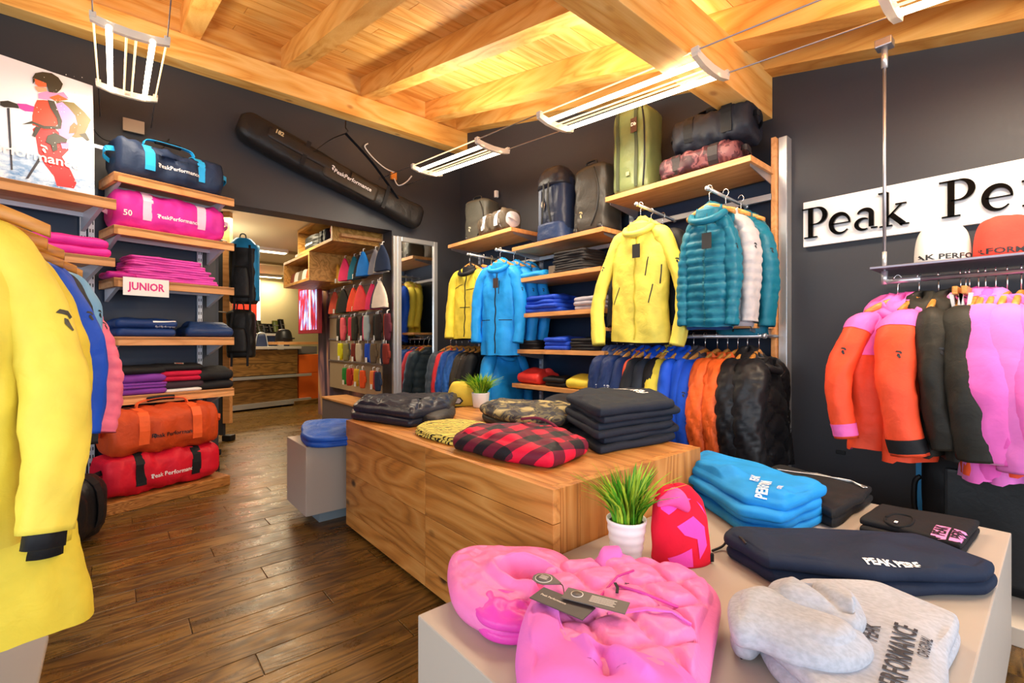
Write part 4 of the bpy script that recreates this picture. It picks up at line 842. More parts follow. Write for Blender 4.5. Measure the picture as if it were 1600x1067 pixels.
PB = Vector((-.045, 3.52, 0)); PU2 = Vector((math.cos(math.radians(20)), math.sin(math.radians(20)), 0)); PV2 = Vector((-PU2.y, PU2.x, 0))
duffel('red duffel bag with black straps lying on the oak board on the floor', PB + PU2 * .34 + PV2 * .17 + Vector((0, 0, .068)), math.radians(20), .64, .15, .125, fabric('#d8152f', .55, .35), FBk, 'Peak Performance', MW, 3, arc=False)
duffel('burnt orange duffel bag lying on top of the red one', PB + PU2 * .35 + PV2 * .17 + Vector((0, 0, .30)), math.radians(17), .60, .16, .145, fabric('#c8481a', .55, .4), fabric('#f0622c', .5, .2), 'Peak Performance', MK, 5)
duffel('navy duffel bag with bright blue straps on the top left shelf', L3(.335, .17, 2.041), LA, .62, .15, .135, fabric('#20304c', .55, .35), fabric('#2cb0f0', .5, .2), 'PeakPerformance', MW, 7, sag=.03)
dp = duffel('pink duffel bag with white straps and the number 50 on its end', L3(.335, .17, 1.716), LA, .64, .14, .125, fabric('#e030a4', .55, .35), fabric('#f2d0e6', .5, .2), 'PeakPerformance', MW, 9, arc=False)
decal('size_number', flat_text('50', .05, .9, .001), (-.26, -.14, .09), (1, 0, 0), (0, 0, 1), MW, dp, bpy.data.objects[[c.name for c in dp.children if c.name.startswith('body')][0]], .004)
t = MB().box(-.035, .035, -.001, .001, -.02, .02).build('price_card', MW, None, PB + PU2 * .37 + PV2 * .035 + Vector((0, 0, .2)), .3); t.rotation_euler = (-.5, -.15, .35); tag(t, 'small white card lying on the red duffel', 'card')
duffel('black floor duffel half hidden behind the yellow jackets beside the oak board', (-.30, 3.05, 0), 1.2, .62, .19, .17, fabric('#1c1b1e', .45, .35), FBk, None, None, 13, arc=False)
# right wall top shelf bags
def box_pack(name, label, loc, rotz, w, d, h, m, e=4.0, seed=0, top=.8, cat='backpack', lean=0, taper=0.0, group=None, part='body'):
    t = thing(name, label, cat, loc, rotz, group); rings = []
    for i in range(37):
        s = i / 36; k = min(1, (1 - max(0, (s - .88) / .12) ** 2.2 * .45)) * (1 - max(0, (.06 - s) / .06) ** 2 * .12) * (1 - taper * s)
        rings.append([(x * k + .007 * nz(a * 2, s * 5, seed) + lean * s, y * k + math.sin(a) * .012 * nz(a * 2.5, s * 6, seed + 3), s * h) for x, y, a in sell(40, w / 2, d / 2, e)])
    b = MB().loft(rings).build(part, m, t); return t, b
t, b = box_pack('backpack', 'tall olive green backpack with dark straps on the highest right shelf', (2.63, 1.815, 1.966), RO + .05, .27, .22, .56, fabric('#6f7a4e', .35, .3), 5, 1)
for x in (-.075, .06): MB().ribbon([(x, -.118 - .004 * math.sin(i), .02 + .53 * i / 10) for i in range(11)], .022, .003, (1, 0, 0)).build('strap', fabric('#3f4630', .6, .2), t)
MB().box(-.012, .012, -.122, -.116, .1, .125, .001).build('badge', fabric('#9a9a74', .5, .1), t)
MB().tube(catmull([(.1, -.1, .02), (.118, -.112, .2), (.115, -.112, .4), (.09, -.1, .55)], 16), .006, 6).build('side_zip', FBk, t)
tg = MB().box(.03, .075, -.132, -.129, .36, .45).build('hang_tag', solid('brown_card', '#4a2c20', .5), t); decal('lettering', flat_text('Db', .03, 1, .001), (.052, -.1335, .41), (1, 0, 0), (0, 0, 1), MW, t)
duffel('black duffel bag with straps lying on the wine red camouflage bag', (2.66, 1.30, 2.10), RO + .1, .44, .14, .105, fabric('#1f222c', .55, .35), fabric('#17171a', .6, .2), None, None, 21, arc=True)
logo('emblem', .03, (0, 0, 0), (1, 0, 0), (0, 0, 1), M_black, None, None) if False else None
duffel('flat wine red camouflage duffel under the black one on the highest shelf', (2.64, 1.36, 1.966), RO + .05, .46, .14, .07, fabric('#5c333a', .5, .3, kind='camo'), fabric('#2a2224', .6, .2), None, None, 23, arc=False)
def trolley(label, loc, rotz, w, d, h, hexc, lm='#b9a878', seed=0, taper=.05):
    t, b = box_pack('trolley_bag', label, loc, rotz, w, d, h, fabric(hexc, .45, .3), 4.5, seed, cat='suitcase', taper=taper)
    MB().tube(catmull([(w * .12, -d / 2 - .004, .04), (w * .3, -d / 2 - .006, h * .3), (w * .34, -d / 2 - .004, h * .6), (w * .2, -d / 2 - .0, h * .9)], 20), .005, 6).build('piping', M_black, t)
    for x in (-w * .36, w * .36):
        m = MB(); m.tube([(x - .014, -d / 2 + .02, .028), (x + .014, -d / 2 + .02, .028)], .028, 16); o = m.build('wheel', M_black, t); MB().tube([(x - .016, -d / 2 + .02, .028), (x + .016, -d / 2 + .02, .028)], .012, 10).build('hub', M_rail, o)
    MB().tube(catmull([(-.05, -d * .3, h * .97), (-.04, -d * .3, h + .015), (.04, -d * .3, h + .015), (.05, -d * .3, h * .97)], 12), .008, 8).build('grab_handle', M_black, t)
    logo('emblem', .035, (-w * .2, -d / 2, h * .28), (1, 0, 0), (0, 0, 1), solid('print_gold', lm, .5), t, b, .003); return t
trolley('tall black trolley bag with a beige emblem beside the navy backpack', (2.68, 2.19, 1.777), RO, .31, .24, .50, '#38342f', seed=4)
trolley('grey rectangular trolley case on the shelf nearest the mirror', (2.68, 3.60, 1.952), RO + .25, .30, .22, .40, '#4c4a42', '#a9a794', seed=6, taper=.02)
t, b = box_pack('backpack', 'tall navy touring backpack with hood lid and side lettering', (2.64, 2.56, 1.777), RO, .29, .20, .52, fabric('#232c44', .4, .4), 3.2, 8)
r2 = [[(x * (1 + .1 * nz(a, i)), y - .01 + .01 * nz(a * 2, i * 2), .42 + i * .016) for x, y, a in sell(28, .145 * (1 - (i / 9) ** 3 * .35), .115 * (1 - (i / 9) ** 3 * .35), 3)] for i in range(10)]
MB().loft(r2).build('lid', fabric('#26262e', .4, .4), t)
for x in (-.03, .03): MB().ribbon(catmull([(x, -.12, .47), (x * .8, -.13, .3), (x * 1.6, -.122, .14), (x * 2.4, -.11, .04)], 16), .018, .004, (1, 0, 0)).build('strap', FBk, t)
MB().box(-.1, -.07, -.108, -.10, .12, .4, .003).build('side_panel', fabric('#5a6478', .5, .2), t)
MB().prism([(-.065, .28), (-.045, .34), (-.03, .28), (-.045, .22)], (0, -.108, 0), (1, 0, 0), (0, 0, 1), (0, -1, 0), .004).build('hang_tag', solid('peach_card', '#e8c8a8', .5), t)
r2 = [[(x * (1 + .06 * nz(a * 2, i)), y - .012 + .01 * nz(a * 2, i * 2), i * .016) for x, y, a in sell(28, .155 - .002 * i, .115, 3)] for i in range(9)]
MB().loft(r2).build('base_pocket', fabric('#2b3d63', .45, .4), t)
decal('lettering', flat_text('Peak', .04, 1.0, .001), (-.115, -.1, .3), (0, 0, 1), (-1, 0, 0), MW, t, b, .004)
t = duffel('brown grey roll duffel with pale grey end, lying beside the grey case', (2.60, 3.24, 1.952), RO - .1, .44, .10, .09, fabric('#54493c', .5, .4), fabric('#e0dcdc', .5, .2), None, None, 31, arc=False, name='roll_bag')
MB().loft([[(.15 + .018 * i, y * (1 - .02 * i * i), .09 + z * (1 - .02 * i * i)) for y, z, a in sell(24, .103, .092, 2.4)] for i in range(5)]).build('end_cap', fabric('#c8c2c6', .5, .3), t)
# ski bag on the back wall
sk = thing('ski_bag', 'long black ski bag hung diagonally on the dark wall above the doorway', 'ski bag', at(372, 190, Y=4.2))
A = at(372, 188, Y=4.2); B = at(655, 340, Y=4.2); D = (B - A); DL = D.length; Dn = D.normalized(); Dz = Dn.cross(Vector((0, 1, 0))); Dz = -Dz if Dz.z < 0 else Dz
def sp_(u, z, y): return Dn * u + Dz * z + Vector((0, y, 0))
rings = []
for i in range(61):
    s = i / 60; hz = .115 - .0 * s + .012 * math.sin(s * 7); k = (1 - max(0, (.06 - s) / .06) ** 2.4 * .45) * (1 - max(0, (s - .97) / .03) ** 2 * .25)
    rings.append([sp_(s * DL, y * k + .006 * nz(a * 3, s * 16) + .02 * math.sin(s * PI) * -1, x * k + .006 * nz(a * 2, s * 24, 3)) for x, y, a in sell(30, .088, hz, 3.4)])
b = MB().loft(rings).build('body', fabric('#242120', .45, .4), sk)
MB().loft([[sp_(DL * (.12 + .42 * i / 20), y * (.9 if 0 < i < 20 else .7) + .015, -.085 + x) for x, y, a in sell(20, .015, .055, 3)] for i in range(21)]).build('side_pocket', fabric('#2a2522', .45, .4), sk)
MB().loft([[sp_(DL * (.40 + .30 * i / 20), y * (.95 if 0 < i < 20 else .7) - .03, -.085 + x) for x, y, a in sell(20, .012, .075, 4)] for i in range(21)]).build('front_panel', fabric('#3a332b', .5, .3), sk)
for o_, sz, u, z in (('PeakPerformance', .05, .555, -.02),): decal('lettering', flat_text(o_, sz, 1, .0008, maxe=.05), sp_(DL * u, z, -.105), Dn, Dz, MW, sk)
logo('emblem', .03, sp_(DL * .44, .0, -.105), Dn, Dz, MW, sk, None); decal('size_mark', flat_text('182', .045, 1, .002, maxe=.05), sp_(DL * .165, .04, -.108), Dn, Dz, solid('print_gold', '#c9b588', .5), sk)
hk = at(540, 187, Y=4.16) - A
MB().tube([hk, hk + Vector((0, 0, -.06)), hk + Vector((.015, -.02, -.09)), hk + Vector((0, 0, -.12))], .006, 6).build('hook', M_black, sk)
for u in (.33, .82): MB().ribbon(catmull([sp_(DL * u, .04, -.09), (sp_(DL * u, .09, -.07) + hk) * .5 + Vector((0, -.01, -.05)), hk + Vector((0, 0, -.11))], 14), .04, .004, (0, 1, 0)).build('carry_strap', FBk, sk)
for u in (.3, .75): MB().ribbon([sp_(DL * u, z_, -.094 - .003 * math.cos(z_ * 20)) for z_ in (-.115, -.06, 0, .06, .11)], .035, .004, Dn).build('cinch_strap', FBk, sk)

# ============================================================ FOLDED CLOTHES ON SHELVES
def row(px, py, zt): return at(px, py, Z=zt)
GS = 'folded clothes on the right wall shelves'
def shelf_fold(label, px, x_in, zt, w, d, h, m, nl=2, seed=0, dz=0, name='folded_garment', rot=RO, group=GS, **k):
    r = ray(px, 500); X = 2.5 + x_in; y = X * r.y / r.x
    k.setdefault('soft', 1.8); k.setdefault('irr', .12)
    return folded(name, label, (X + .006 * math.sin(seed * 2.3), y, zt + dz + .001), w, d, h * 1.12, m, rot + .05 * math.sin(seed * 1.7), 1 if h < .034 else nl, seed, group, n=72, **k)
FCh = fabric('#2c2a2b', .65, .4); FRb = fabric('#1b48c4', .55, .4); FGl = fabric('#a9a6b2', .8, .3); FBk2 = fabric('#19191c', .7, .3); FRd = fabric('#e23a34', .45, .4)
shelf_fold('light blue folded garment on the second shelf', 843, .12, 1.51, .26, .24, .035, FSky, 1, 1, crown=.6)
for i in range(4): shelf_fold(['lowest', 'second lowest', 'second highest', 'topmost'][i] + ' pair of black trousers piled on the second shelf', 906, .16, 1.51, .34 - .015 * i, .28, .038, FCh, 2, 2 + i, .038 * i)
for i in range(4): shelf_fold(['lowest', 'second lowest', 'second highest', 'topmost'][i] + ' royal blue trousers in the pile on the third shelf', 862, .16, 1.225, .40 - .02 * i, .28, .032, FRb, 2, 12 + i, .032 * i, crown=.5 if i == 3 else .2)
for i in range(3): shelf_fold(['bottom', 'middle', 'top'][i] + ' light grey sweater beside the royal blue pile', 932, .16, 1.225, .24, .26, .03, FGl, 2, 20 + i, .03 * i)
for i in range(2): shelf_fold(['lower', 'upper'][i] + ' black sweater at the left of the fourth shelf', 836, .18, .935, .25, .28, .034, FBk2, 2, 25 + i, .034 * i)
for i in range(3): shelf_fold(['bottom', 'middle', 'top'][i] + ' royal blue sweater in the fourth shelf pile', 885, .16, .935, .24, .28, .030, FRb, 2, 30 + i, .03 * i)
for i in range(2): shelf_fold(['lower', 'upper'][i] + ' black sweater right of the blue pile on the fourth shelf', 928, .16, .935, .24, .28, .040, FBk2, 2, 35 + i, .04 * i)
shelf_fold('puffy red jacket folded on the lowest right shelf', 842, .16, .655, .27, .26, .085, FRd, 1, 40, crown=.3)
for i in range(2): shelf_fold(['lower', 'upper'][i] + ' black garment between red and yellow on the lowest shelf', 882, .16, .655, .22, .26, .032, FBk2, 2, 42 + i, .032 * i)
shelf_fold('yellow jacket folded on the lowest right shelf', 918, .16, .655, .20, .28, .065, FY, 1, 45, crown=.4)
t = MB().box(-.004, .004, -.03, .03, 0, .06).build('price_tag', solid('dark_card', '#6a5f52', .5), None, (2.52, 2.50, 1.512), .1); tag(t, 'small brown price tag standing at the edge of the second shelf', 'tag')
# left unit
GL = 'folded clothes on the left shelves'
def lf(label, u, v, zt, w, d, h, m, nl=2, seed=0, rot=0, **k): return folded('folded_garment', label, L3(u, v, zt + .001), w, d, h, m, LA + rot, nl, seed, GL, n=80, **k)
FMg = fabric('#e44fb4', .45, .4); FPi2 = fabric('#ec2f9c', .55, .35); FNv2 = fabric('#1d3a72', .5, .35); FPur = fabric('#7f3a9c', .8, .25); FCrm = fabric('#c4143c', .8, .25); FWht = fabric('#e6dfd8', .8, .2)
for i in range(5): lf(['lowest', 'second lowest', 'middle', 'second highest', 'topmost'][i] + ' shiny pink trousers in the pile above the sign', .33 - .01 * i, .15, 1.392 + .031 * i, .54 - .035 * i, .27, .031, FMg, 2, 50 + i, .03 * (i % 2), crown=.5 if i == 4 else .25, soft=1.6)
lf('crumpled magenta leg poking out under the pink trousers at the left', .05, .1, 1.392, .16, .2, .035, fabric('#b81f86', .5, .4), 1, 57, soft=2)
for i in range(2): lf(['lower', 'upper'][i] + ' navy trousers with a white stripe on the left shelf', .185, .15, 1.03 + .055 * i, .32, .26, .055, FNv2, 1, 60 + i, crown=.2)
o = bpy.data.objects[[q.name for q in C.objects if q.get('label') == 'upper navy trousers with a white stripe on the left shelf'][0]]
decal('white_stripe', flat_poly([(.02, .02), (.15, .03), (.15, .04), (.02, .032)], .02), (0, -.14, .02), (1, 0, 0), (0, .5, 1), MW, o, o, .003)
decal('lettering', flat_text('PeakPerformance', .02, .8, .0004), (.09, -.14, .012), (1, .0, 0), (0, .2, 1), MW, o, o, .003)
lf('single puffy navy garment at the right end of the navy shelf', .56, .15, 1.03, .30, .24, .075, fabric('#203a68', .45, .4), 1, 64, crown=.5, irr=.16)
for i in range(3): lf(['bottom', 'middle', 'top'][i] + ' purple sweater on the low left shelf', .15, .14, .66 + [0, .04, .075][i], .27, .26, [.04, .035, .055][i], FPur, 1 if i != 1 else 2, 70 + i)
lf('black sweater on top of the purple ones', .14, .14, .79, .28, .26, .045, FBk2, 1, 74)
lf('white folded sweater at the bottom of the middle pile on the low left shelf', .38, .14, .66, .23, .25, .022, FWht, 1, 75)
lf('dark plum sweater between the white and crimson ones', .38, .14, .682, .25, .25, .05, fabric('#3a2a34', .8, .2), 1, 76)
for i in range(2): lf(['lower', 'upper'][i] + ' crimson sweater in the middle pile on the low left shelf', .37, .14, .733 + .033 * i, .25, .25, .033, FCrm, 1, 77 + i)
o = lf('black shirt with a white and orange print on top of the crimson sweaters', .37, .15, .80, .27, .25, .04, FBk2, 1, 79)
decal('print', flat_poly([(-.03, -.02), (.02, -.03), (.04, .03), (-.01, .04)], .02), (0, -.06, .04), (1, 0, 0), (0, 1, 0), MW, o, o, .003)
decal('print', flat_poly([(-.02, -.018), (.018, -.024), (.026, .005), (-.012, .01)], .02), (0, -.06, .04), (1, 0, 0), (0, 1, 0), solid('print_orange', '#e8572c', .5), o, o, .0045)
for i in range(2): lf(['lower', 'upper'][i] + ' black sweater at the right end of the low left shelf', .58, .14, .66 + .06 * i, .24, .25, [.06, .08][i], FBk2, 1, 82 + i)
for i in range(2): folded('folded_jacket', ['lower', 'upper'][i] + ' bright pink jacket folded on the left edge shelf', L3(-.22, -.08, 1.481 + .05 * i), .32, .24, .05, FPi2, LA, 1, 85 + i, 'bright pink jackets on the left edge shelf', crown=.3)

# ============================================================ FOREGROUND CLOTHES
GT = gt + .001
def outline(pts, h=0): return [(lambda v: (v.x, v.y))(at(x, y, Z=gt + h)) for x, y in pts]
def cren(ax, ay, bx, by, dep, w):
    A = Vector((ax, ay)); B = Vector((bx, by)); D = B - A; L2 = D.length_squared
    return lambda x, y: dep * math.exp(-((Vector((x, y)) - A - D * max(0, min(1, (Vector((x, y)) - A).dot(D) / L2))).length / w) ** 2)
def px2(x, y, h): v = at(x, y, Z=gt + h); return v.x, v.y
def crease(p0, p1, dep, w, h=.03): a = px2(*p0, h); b = px2(*p1, h); return cren(*a, *b, dep, w)
# --- pink quilted jacket
FPq = fabric('#ef7cbc', .42, .4, var=.06); FPs = fabric('#e272cc', .75, .25, var=.06)
pj = thing('folded_pink_jacket', 'large pink quilted down jacket folded on the foreground table with grey tags', 'jacket', (0, 0, 0))
ol = outline([(845, 905), (880, 893), (925, 888), (985, 885), (1045, 895), (1095, 915), (1124, 945), (1122, 990), (1115, 1030), (1105, 1090), (1080, 1130), (960, 1150), (840, 1130), (815, 1075), (815, 1020), (830, 960)], .02)
P0 = px2(980, 980, .03); U0 = Vector(px2(1080, 1010, .03)) - Vector(px2(880, 960, .03)); U0.normalize(); V0 = Vector((-U0.y, U0.x))
def pq_(x, y):
    v = Vector((x, y)) - Vector(P0); return .0025 * nz(x * 55, y * 55, 2) + .017 * ogee(v.dot(U0) + .012 * nz(x * 7, y * 7), v.dot(V0) + .014 * nz(x * 6, y * 6, 4), .15, .062, .5) + .003 * nz(x * 30, y * 30)
body = cushion(ol, [px2(900, 1000, 0), px2(1040, 1010, 0)], GT, .052, 1, pq_, 220, 60, .3, 3, soft=.8).build('quilted_body', FPq, pj)
MB().loft([[(p[0], p[1], p[2]) for p in r] for r in [[Vector((q.x + math.cos(a) * rr, q.y + math.sin(a) * rr, GT + h)) for a in [2 * PI * k / 40 for k in range(40)]] for q, rr, h in [(Vector((0, 0, 0)), .001, -.0), (Vector((0, 0, 0)), .001, .0005)]]]) if False else None
hd = outline([(697, 905), (706, 880), (735, 868), (780, 866), (830, 868), (868, 873), (893, 890), (905, 912), (890, 940), (850, 958), (818, 990), (780, 992), (740, 975), (706, 945)], .02)
ring_c = px2(800, 925, .04)
def hd_(x, y):
    c = Vector(px2(825, 915, .04)); v = Vector((x, y)) - c; d = math.sqrt((v.dot(U0) / .062) ** 2 + (v.dot(V0) / .036) ** 2)
    return -.038 * math.exp(-(d * .9) ** 4) + .022 * math.exp(-((d - 1.35) / .32) ** 2) + .006 * nz(x * 26, y * 26, 5) + .004 * nz(x * 60, y * 22, 2)
cushion(hd, [px2(745, 925, 0), px2(850, 920, 0)], GT, .055, 1, hd_, 170, 46, .25, 8).build('hood', FPq, pj)
fp = outline([(735, 945), (770, 935), (820, 940), (850, 950), (840, 975), (825, 995), (780, 996), (748, 980)], .02)
fold_c = cushion(fp, [px2(775, 968, 0), px2(820, 968, 0)], GT + .002, .05, 2, lambda x, y: .008 * nz(x * 40, y * 40, 4), 90, 20, .35, 11).build('hood_lining', fabric('#e848b4', .38, .35), pj)
sl_ = outline([(838, 932), (868, 945), (880, 975), (905, 1000), (960, 1012), (1020, 1025), (1075, 1050), (1110, 1100), (1060, 1160), (930, 1160), (820, 1110), (806, 1050), (808, 1000), (820, 955)], .06)
c1 = crease((870, 960), (930, 1040), .018, .012, .07); c2 = crease((920, 1010), (1010, 1070), .016, .014, .07); c3 = crease((940, 1030), (950, 1060), -.022, .014, .07)
cushion(sl_, [px2(870, 1050, .05), px2(1000, 1090, .05)], GT + .018, .060, 1, lambda x, y: c1(x, y) + c2(x, y) + c3(x, y) + .008 * nz(x * 14, y * 14, 9), 170, 40, .18, 13, soft=1.3).build('fleece_sleeve', FPs, pj)
co = outline([(925, 885), (940, 874), (962, 870), (985, 877), (975, 895), (940, 900)], .05); cushion(co, [px2(945, 887, .03), px2(965, 887, .03)], GT + .02, .05, 1, None, 50, 10, .3, 5).build('collar_fold', FPs, pj)
zp = [Vector((*px2(x, y, .085), GT + .088)) for x, y in ((800, 895), (835, 918), (862, 940))]
bvhp = BVHTree.FromPolygons([Vector(v) for v in GEO[body.name][0]], GEO[body.name][1])
def on_p(x, y, off=.002, h=.08):
    v = px2(x, y, h); r = bvhp.ray_cast(Vector((v[0], v[1], 1)), Vector((0, 0, -1)), 2); z = r[0].z if r[0] is not None else GT + h; return Vector((v[0], v[1], z + off))
MB().tube([on_p(x, y, .001) for x, y in ((925, 955), (940, 925), (965, 903), (990, 893))], .0025, 6).build('pocket_seam', fabric('#c83a94', .6, .2), pj)
MB().tube([on_p(x, y, .003) for x, y in ((962, 918), (1000, 930), (1060, 945))], .003, 6).build('zip', fabric('#d84aa8', .5, .2), pj)
MB().ribbon([on_p(x, y, .006) for x, y in ((961, 917), (965, 925), (964, 934))], .006, .002, (1, 0, 0)).build('zip_puller', FBk, pj)
MB().ribbon([on_p(x, y, .004, .09) for x, y in ((950, 946), (1010, 950), (1050, 956), (1080, 968))], .008, .003, (0, 1, 0)).build('placket', FPs, pj)
logo('emblem', .013, on_p(978, 911), U0.to_3d(), V0.to_3d(), MK, pj, body, .002)
def card(name, label, px, py, h, w, d, rot, m, parent, pts=None, tilt=(0, 0)):
    v = px2(px, py, h); t = thing(name, label, 'tag', (v[0], v[1], gt + h), rot, 'tags on the pink quilted jacket'); t.rotation_euler = (tilt[0], tilt[1], rot)
    MB().prism(pts or [(-w / 2, -d / 2), (w / 2, -d / 2), (w / 2, d / 2), (-w / 2, d / 2)], (0, 0, 0), (1, 0, 0), (0, 1, 0), (0, 0, 1), .0018).build('card', m, t); return t
KC = solid('grey_brown_card', '#5d5450', .5); KD = solid('dark_brown_card', '#453c3a', .5); KL = solid('cream_print', '#d8ccc0', .5)
base = math.atan2(U0.y, U0.x)
TGH = .098
tk = card('hang_tag', 'dark folded hang tag under the long grey one on the pink jacket', 878, 942, TGH, .12, .05, base - .25, KD, None); decal('print', flat_text('Peak Performance', .008, 1, .0002, maxe=.05), (-.02, -.0, .002), (1, 0, 0), (0, 1, 0), KL, tk)
tk = card('hang_tag', 'long grey hang tag printed with small lines on the pink jacket', 930, 938, TGH + .006, .125, .042, base - .04, KC, None)
decal('print', flat_text('HELIUM', .008, 1, .0003, maxe=.05), (-.005, .004, .002), (1, 0, 0), (0, 1, 0), KL, tk) if False else None
m = MB()
for i in range(5): m.box(-.01, .04 - .004 * (i % 2), .011 - i * .005, .0125 - i * .005, .0018, .0022)
o = m.build('print_lines', KL, tk); o['kind'] = 'stuff'
MB().lathe([(.0125, .0018), (.0125, .0023)], (-.038, .004, 0), 24).build('round_print', KL, tk); MB().lathe([(.0105, .0022), (.0105, .0026)], (-.038, .004, 0), 24).build('round_print_centre', KC, tk)
rp = [(.026 * math.cos(a), .019 * math.sin(a)) for a in [i * .33 for i in range(2, 18)]]
rp = [(-.028, .0), (-.024, .014), (-.010, .022), (.006, .022), (.02, .013), (.036, .003), (.036, -.003), (.02, -.013), (.006, -.022), (-.010, -.022), (-.024, -.014)]
tk = card('hang_tag', 'teardrop shaped hang tag on the hood of the pink jacket', 852, 905, TGH + .004, 0, 0, base - .12, KC, None, rp)
MB().lathe([(.0185, .0018), (.0185, .0022)], (-.004, 0, 0), 30).build('ring_print', KL, tk); MB().lathe([(.0165, .0022), (.0165, .0025)], (-.004, 0, 0), 30).build('ring_centre', KC, tk)
m = MB()
for i in range(4): m.box(-.014, .004, .009 - i * .004, .0102 - i * .004, .0025, .0028)
o = m.build('print_lines', KL, tk); o['kind'] = 'stuff'
a = Vector((*px2(872, 912, TGH), gt + TGH)); bq = Vector((*px2(882, 934, TGH), gt + TGH + .004)); tag(MB().tube(catmull([a, (a + bq) / 2 + Vector((.004, 0, .008)), bq], 10), .0012, 5).build('tag_cord', M_black), 'short black cord joining the tags on the pink jacket', 'cord')
# --- red beanie with pink emblem shapes
FRb2 = fabric('#ea1838', .85, .25, 260); FPb = fabric('#f94fc0', .85, .25, 260)
v = at(1060, 884, Z=gt); tb = thing('beanie', 'red and pink knitted beanie standing beside the potted grass', 'beanie', (v.x + .045, v.y + .02, gt + .001), -.62)
rings = []
for i in range(44):
    s = i / 43; z = .205 * math.sin(s * PI / 2) ** .95 if s < 1 else .205; k = math.cos(s * PI / 2) ** .42 if s < 1 else .02
    lean = -.022 * s ** 2
    rings.append([(x * k + lean + .004 * nz(a * 2, s * 6), y * k * (1 - .3 * s) + .010 * math.sin(x * 30 + 1) * smst(s * 1.5) * (1 if y < 0 else 0), z + .004 * math.sin(a * 2) * s) for x, y, a in sell(56, .080, .060, 2.3)])
bb = MB().loft(rings).build('knit', FRb2, tb)
for nm, pts in (('pattern', [(-.02, .105), (.03, .128), (.062, .098), (.066, .05), (.04, .018), (.036, .07), (.0, .082)]), ('pattern', [(-.045, .02), (.018, .048), (.02, .0), (-.035, .0)]), ('pattern', [(-.062, .15), (-.02, .185), (.03, .17), (-.01, .155), (-.04, .135)]), ('pattern', [(.06, .15), (.045, .165), (.075, .12)])):
    decal(nm, flat_poly(pts, .008), (-.012, -.06, .004), (1, 0, 0), (0, 0, 1), FPb, tb, bb, .0015)
fo = []
for i in range(20):
    s = i / 19; fo.append([(-.035 + .05 * (s - .5) * 2 * .9 + x * math.sin(PI * s) ** .5 * .3, -.035 + y * math.sin(PI * s) ** .5, .165 + .03 * math.sin(PI * s) - .02 * s + x * .6 * math.sin(PI * s) ** .5) for x, y, a in sell(24, .038, .030, 2.2)])
MB().loft(fo).build('folded_tip', fabric('#f45aa8', .85, .25, 260), tb)
MB().box(.062, .078, -.038, -.030, .004, .026, .001).build('brand_tag', FBk, tb)
# --- potted grasses
M_leaf = fabric('#4f9a20', .45, .1, var=.35); M_leaf2 = fabric('#a9cc38', .45, .1, var=.3); M_pot = solid('white_ceramic', '#f1efee', .35)
def grass_pot(label, loc, R1, R0, H, n, bl, spread, seed, ribs=True, wid=.0022):
    random.seed(seed); t = thing('potted_grass', label, 'plant', loc)
    prof = [(R0 * .96, 0), (R0, .004)]
    for i in range(1, 25):
        s = i / 25; prof.append((R0 + (R1 - R0) * s + (.0012 * math.sin(s * 4.5 * 2 * PI) if ribs and s > .1 else 0), H * s))
    prof += [(R1, H), (R1 - .004, H), (R1 - .006, H - .012), (R1 * .5, H - .014)]
    MB().lathe(prof, seg=40).build('pot', M_pot, t); MB().lathe([(R1 - .006, H - .012), (.001, H - .008)], seg=24, cap0=False).build('soil', solid('dark_soil', '#22180f', .9, bump=.5), t)
    for mm, frac, nm in ((M_leaf, .6, 'grass_blades'), (M_leaf2, .4, 'pale_grass_blades')):
        m = MB()
        for i in range(int(n * frac)):
            a = random.uniform(0, 2 * PI); r = R1 * .7 * math.sqrt(random.random()); x, y = r * math.cos(a), r * math.sin(a); a2 = a + random.uniform(-.6, .6); L_ = bl * random.uniform(.55, 1.1) * (1 if mm is M_leaf else 1.1); sp = spread * random.uniform(.15, 1.1) * (.4 + r / R1)
            P_ = [Vector((x + math.cos(a2) * sp * L_ * u * u, y + math.sin(a2) * sp * L_ * u * u, H - .012 + L_ * (u - .32 * sp * u * u))) for u in (0, .25, .5, .75, 1)]
            sd = Vector((-math.sin(a2 + .8), math.cos(a2 + .8), 0)); vs = []; fs = []
            for k, p in enumerate(P_): w = wid * (1.0, 1.25, 1.1, .75, .08)[k]; vs += [p - sd * w, p + Vector((0, 0, -.0006)), p + sd * w]
            for k in range(4): b = k * 3; fs += [(b, b + 1, b + 4, b + 3), (b + 1, b + 2, b + 5, b + 4)]
            m.add(vs, fs)
        o = m.build(nm, mm, t); o['kind'] = 'stuff'
    return t
v = at(988, 872, Z=gt); grass_pot('white ribbed pot of spiky green grass on the foreground table', (v.x, v.y + .02, gt), .056, .042, .108, 230, .155, .75, 4, wid=.0030)
v = at(751, 636, Z=bt); grass_pot('white smooth pot of bushy grass on the oak box', (v.x, v.y, bt), .058, .047, .095, 420, .13, .95, 9, ribs=False, wid=.0032)
